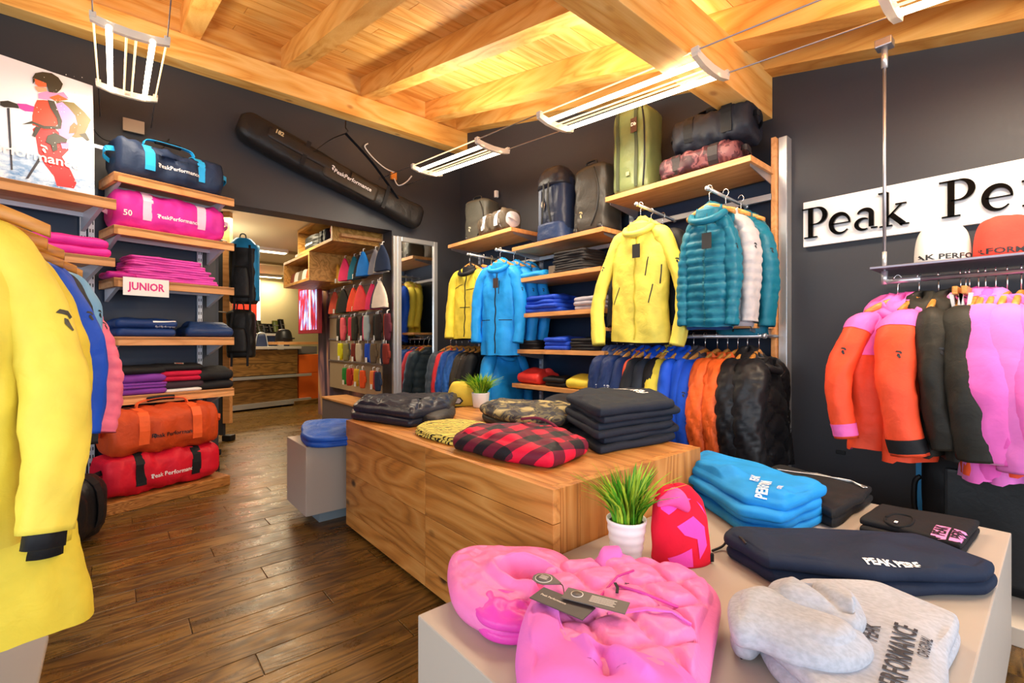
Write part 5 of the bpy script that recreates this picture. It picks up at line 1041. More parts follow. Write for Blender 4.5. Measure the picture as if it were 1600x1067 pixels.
# yellow beanie beside it
v = at(728, 634, Z=bt); ty = thing('beanie', 'pale yellow beanie with hexagonal patch beside the far potted grass', 'beanie', (v.x + .01, v.y + .06, bt + .001), -.75)
rings = []
for i in range(30):
    s = i / 29; z = .155 * math.sin(s * PI / 2); k = max(.05, math.cos(s * PI / 2)) ** .55; rings.append([(x * k + .01 * math.sin(s * 5) * s, y * k, z + .004 * nz(a, s * 3)) for x, y, a in sell(40, .105, .065, 2.4)])
b = MB().loft(rings).build('knit', fabric('#ecd050', .85, .25, 260), ty)
hx = lambda r: [(r * 1.5 * math.cos(a), r * math.sin(a)) for a in [PI / 3 * k for k in range(6)]]
decal('patch', flat_poly(hx(.026)), (-.02, -.06, .035), (1, 0, 0), (0, 0, 1), MK, ty, b, .0015); decal('patch_centre', flat_poly(hx(.018)), (-.02, -.06, .035), (1, 0, 0), (0, 0, 1), fabric('#d8cfd0', .6, .1), ty, b, .003)
# --- items on the oak box
def box_item(name, label, pts, h, H, m, nl=1, seed=0, spine=None, disp=None, crown=.25, cat='folded clothes', z0=bt + .001, group=None, n=140, nt=30, soft=1.0, ref=None, up=0.0):
    ol = [(lambda v: (v.x, v.y))(at(x, y, Z=z0 + h)) for x, y in pts]
    cx = sum(p[0] for p in ol) / len(ol); cy = sum(p[1] for p in ol) / len(ol)
    loc = [(x - cx, y - cy) for x, y in ol]; sp = [(0, 0)] if spine is None else [(lambda v: (v.x - cx, v.y - cy))(at(x, y, Z=z0 + h)) for x, y in spine]
    dd = (lambda x, y: disp(x + cx, y + cy)) if disp else None
    o = cushion(loc, sp, 0, H, nl, dd, n, nt, crown, seed, soft=soft).build(name, m, None, (cx, cy, z0 + up)); tag(o, label, cat, group); return o
FPu = fabric('#272936', .38, .45); GB = 'clothes on the oak display box'
pts = rpoly([(544, 654), (566, 638), (714, 633), (700, 655), (640, 669)], 8)
for i in range(2):
    box_item('folded_down_jacket', ['lower', 'upper'][i] + ' black quilted down jacket folded at the far end of the oak box', [(x + 3 * i, y) for x, y in pts], .0, .042, FPu, 1, 2 + i, [(600, 655), (660, 655)], lambda x, y: .010 * ogee(x + y * .4, y - x * .3, .12, .045, .4) + .01 * nz(x * 16, y * 16, 2), .5, 'jacket', bt + .001, 'black down jackets on the oak box', soft=1.8, up=.04 * i)
box_item('folded_jacket', 'dark brown garment folded behind the black down jackets by the yellow beanie', [(650, 640), (670, 632), (700, 630), (712, 638), (705, 648), (680, 654), (655, 650)], .04, .05, fabric('#34302e', .5, .4), 1, 6, [(675, 643), (690, 643)], None, .3, 'jacket', group=GB)
box_item('folded_shirt', 'yellow and black zebra patterned folded shirt on the oak box', [(650, 672), (668, 664), (700, 660), (735, 662), (760, 668), (740, 684), (712, 692), (690, 688), (665, 682)], .01, .032, fabric('#e8da6a', .7, .2, kind='zebra'), 2, 7, [(690, 677), (720, 674)], None, .15, 'shirt', group=GB)
cc1 = None
chk = box_item('folded_flannel_shirt', 'red and black buffalo check padded shirt folded on the oak box edge', rpoly([(704, 703), (735, 684), (860, 684), (926, 712), (862, 736), (780, 724)], 9), .0, .068, fabric('#c01836', .6, .3, kind='check'), 1, 9, [(770, 702), (860, 712)], lambda x, y: .018 * nz(x * 9, y * 9, 3) + .008 * nz(x * 24, y * 18, 6), .3, 'shirt', group=GB, n=180, nt=40, soft=1.4)
MB().tube(catmull([(.06, .05, .112), (.10, .0, .118), (.13, -.05, .10), (.165, -.08, .06)], 18), .006, 6).build('front_band', fabric('#6b1630', .6, .2), chk)
for q in ((.03, -.03, .113), (.01, .02, .114)): MB().lathe([(.005, 0), (.006, .002), (.001, .003)], q, 12).build('button', M_black, chk)
cam_pts = rpoly([(745, 656), (770, 644), (880, 648), (912, 662), (880, 682), (790, 674)], 8)
for i in range(2): box_item('folded_camo_trousers', ['lower', 'upper'][i] + ' dark camouflage patterned trousers folded in the middle of the oak box', [(x + 3 * (1 - i), y) for x, y in cam_pts], .0, .042, fabric('#6b6450', .6, .35, kind='camo') if i else fabric('#35332e', .6, .35), 1, 12 + i, [(790, 660), (860, 665)], lambda x, y: .012 * nz(x * 14, y * 14, 5), .35, 'trousers', bt + .001, GB, soft=1.8, up=.04 * i)
box_item('folded_jacket', 'crumpled black jacket with pale zip behind the camouflage trousers', [(850, 640), (880, 634), (920, 634), (940, 642), (930, 652), (890, 656), (858, 650)], .0, .075, fabric('#26262a', .55, .4), 2, 15, [(880, 636), (910, 636)], None, .4, 'jacket', group=GB, soft=1.8)
FSw = fabric('#1d2432', .75, .3)
sw_pts = rpoly([(882, 671), (920, 655), (1018, 655), (1060, 686), (936, 709)], 9)
for i in range(6):
    o = box_item('folded_sweater', ['bottom', 'second lowest', 'third lowest', 'third highest', 'second highest', 'topmost'][i] + ' black sweater in the tall pile on the oak box', [(x + 6 * math.sin(i * 1.9), y + 2 * math.cos(i * 2.7)) for x, y in sw_pts], .0, .030 if i < 5 else .036, FSw, 1, 20 + i, [(930, 680), (1010, 680)], lambda x, y: .007 * nz(x * 12, y * 12, i), .2 if i < 5 else .5, 'sweater', bt + .001, 'black sweaters piled on the oak box', n=120, nt=20, soft=2.0, up=.027 * i)
bvl = Vector((*(lambda v: (v.x, v.y))(at(985, 612, Z=.76)), 0)) - o.location
vr = at(1022, 618, Z=.76) - at(960, 608, Z=.76)
decal('lettering', flat_text('PEAK PERF', .048, 1.0, .0022), (bvl.x, bvl.y, .06), (-vr.x, -vr.y, 0), (vr.y, -vr.x, 0), MW, o, o, .003)
# blue garment on the cube
o = box_item('folded_garment', 'royal blue folded garment with black patch on the grey cube', [(470, 682), (478, 668), (510, 664), (545, 664), (575, 672), (570, 690), (540, 694), (500, 697), (478, 694)], .01, .055, fabric('#1c54b8', .5, .4), 2, 31, [(500, 682), (540, 682)], lambda x, y: .004 * math.sin((x + y) * 160), .3, z0=.441)
decal('patch', flat_poly([(-.03, -.008), (.03, -.008), (.03, .008), (-.03, .008)]), (.02, -.1, .02), (1, 0, 0), (0, .3, 1), M_black, o, o, .003)
# --- right part of the foreground table
GF = 'clothes on the foreground table'
def fg(name, label, pts, h, H, m, nl=1, seed=0, spine=None, disp=None, crown=.2, cat='folded clothes', lift=0, n=200, nt=44, soft=1.0, group=GF):
    return box_item(name, label, pts, h, H, m, nl, seed, spine, disp, crown, cat, GT, group, n, nt, soft, None, lift)
FHe = fabric('#b2b4bd', .85, .2, 220, kind='heather'); FNy = fabric('#15223a', .75, .25); FSb = fabric('#1f93e0', .7, .25)
# grey hoodie: base body, folded hood lobes on top
hb = fg('folded_hoodie', 'heather grey hoodie with dark lettering folded at the bottom right', rpoly([(1175, 990), (1250, 925), (1370, 930), (1500, 990), (1470, 1135), (1300, 1135), (1200, 1040)], 16), .02, .062, FHe, 2, 41, [(1280, 1010), (1400, 1030)], None, .18, 'hoodie', soft=1.0)
def child_cushion(par, name, pts, h, z0, H, m, seed, spine, disp=None, crown=.3, nl=1, n=140, nt=30, soft=1.0):
    L0 = par.location; ol = [(lambda v: (v.x - L0.x, v.y - L0.y))(at(x, y, Z=gt + h)) for x, y in pts]; sp = [(lambda v: (v.x - L0.x, v.y - L0.y))(at(x, y, Z=gt + h)) for x, y in spine]
    dd = (lambda x, y: disp(x + L0.x, y + L0.y)) if disp else None
    return cushion(ol, sp, z0 + gt - L0.z, H, nl, dd, n, nt, crown, seed, soft=soft).build(name, m, par)
child_cushion(hb, 'folded_sleeve', [(1138, 975), (1140, 945), (1160, 932), (1200, 930), (1240, 945), (1300, 966), (1342, 992), (1366, 1022), (1348, 1042), (1300, 1045), (1240, 1030), (1190, 1010), (1150, 1000)], .07, .050, .045, FHe, 43, [(1180, 965), (1310, 1010)], None, .35)
child_cushion(hb, 'hood', [(1195, 935), (1200, 915), (1235, 905), (1262, 915), (1290, 910), (1322, 922), (1340, 940), (1352, 965), (1340, 982), (1315, 980), (1280, 970), (1230, 960)], .09, .062, .045, FHe, 45, [(1240, 935), (1330, 960)], crease((1262, 918), (1320, 960), -.02, .014, .1), .35)
child_cushion(hb, 'cuff', [(1140, 1000), (1150, 985), (1180, 995), (1190, 1012), (1175, 1025), (1150, 1018)], .02, .002, .04, FHe, 47, [(1165, 1005)], None, .3, n=60, nt=10)
MB().tube([at(1158, 1027, Z=gt + .006) - hb.location, at(1170, 1018, Z=gt + .006) - hb.location], .003, 8).build('cord_end', M_black, hb)
def top_text(o, txt, px, py, px2_, py2_, size, m, xs=.72, bold=.001, h=.07, off=.002, ls=1.0):
    """print lying on the upper side of a folded garment, running from the first to the second place"""
    a = at(px, py, Z=gt + h); b = at(px2_, py2_, Z=gt + h); U = (b - a); U.z = 0; U.normalize(); V = Vector((-U.y, U.x, 0)); c = (a + b) / 2 - o.location; c.z = h
    return decal('lettering', flat_text(txt, size, xs, bold, ls, maxe=.010), c, U, V, m, o, o, off)
MN = solid('print_navy', '#23242e', .6)
top_text(hb, 'PEAK', 1354, 1003, 1368, 957, .036, MN, .7, .0006, .08)
top_text(hb, 'PERFORMANCE', 1380, 1125, 1426, 945, .047, MN, .68, .0008, .075)
top_text(hb, 'ORIGINAL', 1440, 1034, 1452, 988, .022, MN, .74, .0004, .07)
# blue sweatshirts pile
bpts = rpoly([(1064, 766), (1100, 744), (1190, 772), (1292, 814), (1226, 848), (1160, 834)], 10)
for i in range(4):
    o = fg('folded_sweatshirt', ['bottom', 'second', 'third', 'topmost'][i] + ' bright blue sweatshirt in the pile on the foreground table' , [(x + 4 * math.sin(i * 2.3), y + 2 * math.cos(i * 3)) for x, y in bpts], .0, .031 if i < 3 else .036, FSb, 1, 51 + i, [(1110, 778), (1225, 822)], (lambda x, y: .006 * nz(x * 12, y * 12, 2)) if i < 3 else (lambda x, y: .012 * nz(x * 9, y * 9, 7) + crease((1075, 735), (1140, 745), .030, .05, .12)(x, y)), .15 if i < 3 else .45, 'sweatshirt', .028 * i, 160, 30, 1.8, 'bright blue sweatshirts in a pile')
top_text(o, 'PEAK', 1174, 766, 1186, 742, .038, MW, .7, .001, .125, .004)
top_text(o, 'PERFORM', 1180, 792, 1206, 744, .046, MW, .7, .0012, .125, .004)
top_text(o, 'ORIGINAL', 1214, 780, 1224, 758, .019, MW, .7, .0003, .125, .004)
# black trousers with white taped stripe
bt1 = fg('folded_track_trousers', 'black track trousers with white side stripe behind the blue sweatshirts', rpoly([(1182, 760), (1216, 744), (1368, 784), (1302, 828)], 10), .0, .06, fabric('#1b1b1e', .75, .25), 2, 61, [(1240, 768), (1315, 795)], None, .2, 'trousers', soft=1.8)
bvb = BVHTree.FromPolygons([Vector(v) for v in GEO[bt1.name][0]], GEO[bt1.name][1])
def on_o(o, bv, x, y, h, off=.002):
    v = at(x, y, Z=gt + h) - o.location; r = bv.ray_cast(Vector((v.x, v.y, 1)), Vector((0, 0, -1)), 2); return Vector((v.x, v.y, (r[0].z if r[0] is not None else h) + off))
MB().ribbon([on_o(bt1, bvb, *p, .09, .003) for p in ((1215, 727), (1245, 728), (1275, 731), (1300, 738), (1330, 741), (1352, 750))], .016, .002, (.3, 1, 0)).build('white_stripe', MW, bt1)
MB().ribbon([on_o(bt1, bvb, *p, .09, .004) for p in ((1215, 727), (1245, 728), (1275, 731), (1300, 738), (1330, 741), (1352, 750))], .005, .002, (.3, 1, 0)).build('stripe_centre', MK, bt1)
v = at(1238, 752, Z=gt + .085); t = thing('hang_tag', 'dark brown tag lying on the black track trousers', 'tag', (v.x, v.y, gt + .083), -.7); MB().box(-.022, .022, -.015, .015, 0, .002).build('card', solid('brown_card2', '#4a3a34', .5), t); MB().box(-.009, .009, -.001, .001, .002, .0024).build('printed_bar', MW, t)
# black t-shirts with pink print
for i in range(2):
    o = fg('folded_tshirt', ['lower', 'upper'][i] + ' black T-shirt with pink block lettering at the far right of the table', [(x, y + 3 * (1 - i)) for x, y in rpoly([(1340, 829), (1376, 804), (1532, 832), (1502, 872), (1400, 843)], 6)], .0, .022, fabric('#1a191c', .8, .2), 1, 71 + i, [(1400, 826), (1480, 842)], None, .15, 'T-shirt', .021 * i, 130, 26)
bvt = BVHTree.FromPolygons([Vector(v) for v in GEO[o.name][0]], GEO[o.name][1])
MP = solid('print_pink', '#ee8cc8', .6)
a = at(1452, 845, Z=gt + .055); b = at(1478, 806, Z=gt + .055); U = (b - a).normalized(); W2 = Vector((U.y, -U.x, 0)); c = (a + b) / 2 - o.location; c.z = .05
for k in range(2):
    f = flat_poly([(-.052, -.017), (.052, -.017), (.052, .017), (-.052, .017)], .01); decal('pink_print_band', f, c + W2 * (.04 * k + .006), U, -W2, MP, o, o, .0015); decal('lettering', flat_text(('PEAK', 'PERF')[k], .040, .85, .001), c + W2 * (.04 * k + .006), U, -W2, MK, o, o, .003)
    m = MB()
MB().tube(catmull([on_o(o, bvt, *p, .055, .001) for p in ((1385, 804), (1400, 799), (1425, 803), (1424, 815), (1404, 816), (1384, 810))], 26, True), .004, 6).build('neck_rib', fabric('#101012', .8, .2), o)
MB().box(-.008, .008, -.004, .004, 0, .002).build('size_label', MW, o, on_o(o, bvt, 1400, 812, .055, .003))
# navy joggers
for i in range(2):
    o = fg('folded_joggers', ['lower', 'upper'][i] + ' navy joggers with white lettering folded across the right of the table', [(x - 6 * i, y) for x, y in rpoly([(1132, 868), (1152, 853), (1290, 857), (1430, 864), (1562, 916), (1548, 935), (1380, 935), (1205, 914)], 12)], .0, .034, FNy, 1, 81 + i, [(1190, 882), (1480, 914)], lambda x, y: .010 * nz(x * 9, y * 9, 4), .3, 'joggers', .032 * i, 220, 40, 1.7)
top_text(o, 'PEAK PERF', 1345, 884, 1445, 888, .030, MW, .9, .0012, .06)
MB().tube(catmull([at(1113, 860, Z=gt + .006) - o.location, at(1130, 852, Z=gt + .012) - o.location, at(1140, 838, Z=gt + .05) - o.location, at(1155, 838, Z=gt + .07) - o.location, at(1165, 848, Z=gt + .075) - o.location], 24), .0035, 6).build('drawstring', M_black, o)
# ============================================================ RIGHT WALL: letter sign, beanies, suitcase
sg = thing('wall_sign', 'long white board with raised black serif letters on the right wall', 'sign', (2.9, .917, 1.515))
MB().box(-.03, -.005, -2.6, 0, 0, .244, .002).build('board', solid('sign_white', '#eeebe8', .4), sg)
def stroke(m, pts, w0, w1, t=.014):
    """flat pen stroke with changing width, standing proud of the board; local u = to the right, v = up"""
    P_ = [Vector((p[0], p[1], 0)) for p in pts]; n = len(P_); rings = []
    for i, p in enumerate(P_):
        tg = (P_[min(i + 1, n - 1)] - P_[max(0, i - 1)]).normalized(); nn = Vector((-tg.y, tg.x, 0)); w = w0(i / (n - 1)) if callable(w0) else w0 + (w1 - w0) * i / (n - 1)
        rings.append([(a.x, a.y) for a in (p + nn * w / 2, p - nn * w / 2)])
    rr = [[(X0, -u, v), (X0, -u2, v2), (X0 + t, -u2, v2), (X0 + t, -u, v)] for (u, v), (u2, v2) in rings]; m.loft(rr, smooth=False)
X0 = -.048
def arc(cx, cy, rx, ry, a0, a1, n=22): return [(cx + rx * math.cos(math.radians(a0 + (a1 - a0) * i / (n - 1))), cy + ry * math.sin(math.radians(a0 + (a1 - a0) * i / (n - 1)))) for i in range(n)]
def glyph(ch, x, H=.155, b=.045):
    m = MB(); xh = H * .64; s = H * .15; th = H * .035
    def serif(cx, y, w): stroke(m, [(cx - w / 2, y), (cx + w / 2, y)], th * 1.3, th * 1.3)
    if ch == 'P':
        stroke(m, [(x + .035, b), (x + .035, b + H)], s, s); serif(x + .035, b, .062); serif(x + .02, b + H, .05)
        stroke(m, [(x + .035, b + H)] + arc(x + .06, b + H * .72, .042, H * .28, 90, -90) + [(x + .035, b + H * .44)], lambda u: th + (s * 1.0 - th) * math.sin(PI * u) ** 1.5, 0); w = .118
    elif ch == 'e':
        stroke(m, arc(x + .05, b + xh / 2, .040, xh / 2, 0, 320, 30), lambda u: th + (s - th) * math.sin(PI * min(1, u * .95 + .05)) ** 1.3, 0); stroke(m, [(x + .012, b + xh * .52), (x + .092, b + xh * .52)], th, th); w = .105
    elif ch == 'a':
        stroke(m, arc(x + .045, b + xh * .78, .028, xh * .22, 170, 0, 14) + [(x + .073, b + .012)], lambda u: th + (s * .9 - th) * min(1, u * 1.6), 0); stroke(m, arc(x + .042, b + xh * .28, .030, xh * .28, 60, 300, 20), lambda u: th + (s * .8 - th) * math.sin(PI * u), 0); serif(x + .084, b + .004, .026); w = .10
    elif ch == 'k':
        stroke(m, [(x + .028, b), (x + .028, b + H * 1.05)], s, s); serif(x + .028, b, .05); serif(x + .016, b + H * 1.05, .036); stroke(m, [(x + .034, b + xh * .38), (x + .085, b + xh * .96)], th * 1.4, th * 1.4); stroke(m, [(x + .046, b + xh * .55), (x + .095, b)], s, s); serif(x + .085, b + xh, .042); serif(x + .098, b, .036); w = .118
    elif ch in 'rnm':
        stroke(m, [(x + .026, b), (x + .026, b + xh)], s, s); serif(x + .026, b, .05); serif(x + .014, b + xh, .03)
        if ch == 'r': stroke(m, arc(x + .055, b + xh * .72, .026, xh * .26, 160, 45, 14), th, s * 1.1); w = .085
        else:
            for k in range(1 if ch == 'n' else 2): stroke(m, arc(x + .052 + .052 * k, b + xh * .7, .026, xh * .28, 170, 10, 14) + [(x + .078 + .052 * k, b)], lambda u: th + (s - th) * min(1, u * 1.4), 0); serif(x + .078 + .052 * k, b, .045)
            w = .115 + (.052 if ch == 'm' else 0)
    elif ch == 'f':
        stroke(m, [(x + .028, b), (x + .028, b + H * .85)] + arc(x + .052, b + H * .85, .024, H * .17, 180, 60, 10), s, th * 2); serif(x + .028, b, .05); stroke(m, [(x + .006, b + xh), (x + .06, b + xh)], th, th); w = .065
    elif ch == 'o': stroke(m, arc(x + .05, b + xh / 2, .042, xh / 2, 90, 450, 34), lambda u: th + (s - th) * abs(math.sin(2 * PI * u)) ** 1.2, 0); w = .108
    else: stroke(m, arc(x + .05, b + xh / 2, .040, xh / 2, 50, 320, 26), lambda u: th + (s - th) * math.sin(PI * u), 0); w = .098
    m.build('letter', solid('gloss_black_metal', '#131211', .12, .6), sg); return w
x = .005
for ch in 'Peak': x += glyph(ch, x) * 1.02
x += .105
for ch in 'Performance': x += glyph(ch, x, .158) * 1.12
GBn = 'beanies on the rack shelf'
def small_beanie(label, y, m, txt, seed=0, rot=-1.1):
    t = thing('beanie', label, 'beanie', (2.60, y, 1.324), rot, GBn); rings = []
    for i in range(28):
        s = i / 27; z = .155 * math.sin(s * PI / 2) ** .8; k = max(.03, math.cos(s * PI / 2)) ** .42; rings.append([(x * k, y_ * k, z + .006 * nz(a * 1.4, s * 4, seed) * s) for x, y_, a in sell(40, .088, .06, 2.6)])
    b = MB().loft(rings).build('knit', m, t); decal('lettering', flat_text(txt, .030, 1.35, .0006, maxe=.008), (0, -.06, .018), (1, 0, 0), (0, 0, 1), MK, t, b, .002); return t
small_beanie('white beanie with black lettering on the steel shelf', at(1472, 405, X=2.6).y, fabric('#e8e4dc', .85, .25, 260), 'PEAK PERFORM')
small_beanie('coral red beanie with black lettering on the steel shelf', at(1570, 400, X=2.6).y, fabric('#f04a3c', .85, .25, 260), 'PERFORMANCE', 4)
t, b = box_pack('suitcase', 'large black travel case standing on the floor under the hanging rack', (2.64, .10, .065), RO, .56, .28, .54, fabric('#161719', .5, .25), 5, 3, cat='suitcase')
MB().box(-.20, .26, -.165, -.14, .04, .44, .02).build('front_panel', fabric('#242628', .45, .2), t)
for z in (.46, .50): MB().tube([(-.26, -.12, z), (0, -.145, z), (.26, -.12, z)], .006, 6).build('piping', M_black, t)
MB().tube(catmull([(-.29, -.02, .36), (-.31, -.02, .33), (-.31, -.02, .22), (-.29, -.02, .19)], 12), .01, 8).build('side_handle', M_black, t)
MB().tube([(.2, -.15, .06), (.2, -.175, .06)], .045, 20).build('wheel', M_black, t)
tag(MB().box(2.25, 2.86, -.7, .47, 0, .063, .004).build('rack_plinth', solid('pale_plinth', '#cfc2b2', .5)), 'pale low plinth under the black travel case at the right edge', 'platform')
def blue_poster():
    m, t, p = newmat('blue_print'); N = t.nodes; L = t.links; tc = N.new('ShaderNodeTexCoord'); n = N.new('ShaderNodeTexNoise'); n.inputs['Scale'].default_value = 3; L.new(tc.outputs['Object'], n.inputs[0]); cr = N.new('ShaderNodeValToRGB'); cr.color_ramp.elements[0].color = lin('#2a74b4'); cr.color_ramp.elements[0].position = .3; cr.color_ramp.elements[1].color = lin('#3aa0e4'); cr.color_ramp.elements[1].position = .6; L.new(n.outputs[0], cr.inputs[0]); L.new(cr.outputs[0], p.inputs['Base Color']); p.inputs['Roughness'].default_value = .35; return m
t = thing('blue_poster', 'blue printed poster behind the black travel case on the right wall', 'poster', (2.875, .40, .1)); MB().box(-.006, .006, -1.0, .045, 0, .72).build('print', blue_poster(), t)
tag(MB().box(-.012, .0, -.02, .02, -.01, .01, .002).build('wall_socket_dot', M_black, None, (2.9, .75, .42)), 'tiny black fitting on the dark wall low beside the blue poster', 'fitting')
# mirror
mr_ = thing('wall_mirror', 'tall steel framed mirror on the dark wall beside the doorway reflecting jackets', 'mirror', (2.13, 4.299, 0))
M_mir = solid('mirror_glass', '#e6ecec', .01, 1)
MB().box(.03, .43, -.022, -.012, .15, 2.0).build('glass', M_mir, mr_)
for a, b, c, d in ((0, .045, .12, 2.045), (.415, .46, .12, 2.045), (0.046, .414, 2.0, 2.045), (0.046, .414, .12, .165)): MB().box(a, b, -.04, -.001, c, d, .004).build('frame_bar', M_steel, mr_)
# ============================================================ BACK ROOM
M_lit = solid('lit_panel', '#fff0c8', .5, emit=9)
for i, (px, py) in enumerate(((406, 389), (410, 430))):
    v = at(px, py, Z=2.27); t = thing('ceiling_light', ['nearer', 'farther'][i] + ' long ceiling light in the back room', 'lamp', v, 0, 'back room ceiling lights'); MB().box(-.35, .35, -.07, .07, -.02, .03, .004).build('housing', M_white, t); MB().box(-.33, .33, -.055, .055, -.026, -.0205).build('diffuser', M_lit, t)
    area('back_room_lamp_and_fill', v + Vector((0, 0, -.06)), (0, 0, -1), .7, .15, 30, (1, .84, .56))
area('back_room_lamp_and_fill', (1.1, 5.4, 2.24), (0, 0, -1), .9, .3, 26, (1, .84, .56))  # added fill light to brighten the back room, no fixture here
area('back_room_fill_up', (.6, 6.2, 1.9), (0, 0, 1), 1.0, .6, 9, (1, .86, .6))  # added fill aimed up at the back room ceiling, from no fitting
# reception desk
M_doak = wood('desk_oak', '#8d6430', '#74501f', '#4f3412', 'x', .5, 1.1, .5, .12, ring=1.4)
f0 = at(352, 646, Z=0); f1 = at(465, 632, Z=0); dk = (f1 - f0); DLn = dk.length; da = math.atan2(dk.y, dk.x); DW = Vector((math.cos(da), math.sin(da), 0))
t = thing('reception_desk', 'reception desk with dark oak boards and steel strips in the back room', 'desk', f0, da)
for z0_, z1_ in ((.10, .27), (.272, .44), (.50, .67), (.672, .88)): MB().box(-.6, DLn, 0, .03, z0_, z1_ - .002, .002).build('board', M_doak, t)
MB().box(-.6, DLn, .03, .6, .02, .86).build('carcass', M_black, t)
MB().box(-.6, DLn + .22, -.03, .03, .03, .10, .002).build('steel_kick_strip', M_steel, t); MB().box(-.6, DLn + .22, -.04, .0, .45, .49, .002).build('steel_strip', M_steel, t)
MB().box(-.6, DLn + .05, -.03, .62, .885, .925, .003).build('worktop', solid('pale_stone', '#b9afa2', .4), t)
t = thing('orange_cabinet', 'orange two-door cabinet at the end of the reception desk', 'cabinet', f1 + DW * .04 + Vector((0, 0, .07)), da)
Mo = solid('orange_lacquer', '#e0641c', .4); MB().box(0, .36, .05, .5, 0, .72).build('carcass', Mo, t)
for z0_, z1_ in ((.0, .42), (.425, .72)): MB().box(.002, .358, .03, .05, z0_, z1_, .003).build('door', Mo, t)
tag(MB().box(-.1, .9, -.05, .7, 0, .068, .004).build('wooden_step', M_doak, None, f1 + DW * .02, da), 'low wooden step under the orange cabinet', 'step')
def backthing(name, label, cat, px, py, d, z=None): v = at(px, py, d=d); return thing(name, label, cat, v)
o = f1 + DW * .05 + Vector((0, 0, .80))
t = thing('storage_tray', 'grey metal tray on top of the orange cabinet', 'tray', o, da); MB().box(0, .33, .05, .40, .0, .015).box(0, .33, .05, .06, .0, .12).box(0, .01, .06, .4, .015, .12).box(.32, .33, .06, .4, .015, .12).build('tray', solid('grey_tray', '#6d6a66', .5), t); MB().box(.05, .2, .1, .3, .016, .09, .01).build('contents', M_white, t)
t = thing('counter_shelf', 'short wooden counter above the orange cabinet', 'shelf', f1 + DW * -.22 + Vector((0, 0, .95)), da); MB().box(0, .72, .15, .6, 0, .045, .003).build('board', M_shelfwood, t)
t = thing('black_helmet', 'black helmet on the short wooden counter below the screen', 'helmet', f1 + DW * -.02 + Vector((-.1, .33, 1.0)), da)
MB().loft([[(x * math.cos(s) ** .5, y * math.cos(s) ** .5, .20 * math.sin(s)) for x, y, a in sell(24, .12, .14, 2.2)] for s in [i * .155 for i in range(10)]]).build('shell', M_black, t); MB().box(-.1, .1, -.15, -.12, .04, .06, .01).build('visor', FBk, t)
# white ledge with blue monitors and ski boots behind
lg0 = at(385, 519, d=7.6); t = thing('white_ledge', 'white ledge behind the reception desk carrying dark boots', 'ledge', (lg0.x - .6, lg0.y, 0), da - .05)
MB().box(0, 1.4, 0, .35, 1.10, 1.14, .003).build('top', M_white, t); MB().box(0, 1.4, .02, .33, 0, 1.10).build('panel', solid('blue_panel', '#23365c', .5), t); MB().box(1.18, 1.28, -.01, .02, .6, 1.10).build('white_post', M_white, t)
random.seed(11)
bc = ['#1c1a18', '#2f3b22', '#22282a', '#15161a', '#3a3a2c', '#1d2426', '#121215', '#6e7a3a']
for i in range(9):
    v = Vector((lg0.x - .6, lg0.y, 0)) + Vector((math.cos(da - .05), math.sin(da - .05), 0)) * (.50 + .1 * i) + Vector((-.03, .16, 1.141)); h = .16 + .10 * random.random()
    t = thing('ski_boot', ['first', 'second', 'third', 'fourth', 'fifth', 'sixth', 'seventh', 'eighth', 'ninth'][i] + ' dark boot from the left on the white ledge behind the desk', 'boot', v, da + .3 * random.uniform(-1, 1), 'boots on the white ledge')
    m_ = solid('boot_' + bc[i % 8], bc[i % 8], .4)
    MB().loft([[(x * (1 + .06 * nz(a, s)), y * (1 - .3 * s) - .03 * (1 - s) , s * h) for x, y, a in sell(16, .048, .08 * (1 - .25 * s), 2.6)] for s in [k / 8 for k in range(9)]]).build('shell', m_, t); MB().box(-.04, .04, -.12, .06, -.0, .03, .008).build('sole', M_black, t)
    for z in (.3, .6): MB().box(-.045, .045, -.075, -.06, z * h, z * h + .012).build('buckle', M_rail, t)
t = thing('office_chair', 'dark chair back with steel loop behind the reception desk', 'chair', at(408, 540, d=7.1)); MB().loft([[(x, y, -.12 + .30 * s) for x, y, a in sell(20, .10 * (1 - .3 * s * s), .025, 3)] for s in [k / 8 for k in range(9)]]).build('backrest', fabric('#2a3350', .5, .2), t); MB().tube(catmull([(-.1, -.03, -.12), (-.06, -.03, .16), (.0, -.03, .2), (.06, -.03, .16), (.1, -.03, -.12)], 20), .008, 6).build('steel_loop', M_steel, t)
MB().tube([(0, 0, -.95), (0, 0, -.1)], .02, 10).build('post', M_black, t)
# red panel with white lit edge on the far wall
r0 = at(362, 520, Y=10.1); r1 = at(402, 436, Y=10.1); t = thing('red_wall_panel', 'tall red panel with white edge on the far wall of the back room', 'panel', (r0.x, 10.19, 0)); MB().box(0, r1.x - r0.x, -.05, 0, 0, min(r1.z, 2.29)).build('panel', solid('red_lacquer', '#d8321c', .4), t); MB().box(r1.x - r0.x, r1.x - r0.x + .06, -.06, 0, 0, min(r1.z, 2.29)).build('white_edge', solid('lit_edge', '#fff4dc', .5, emit=2.0), t)
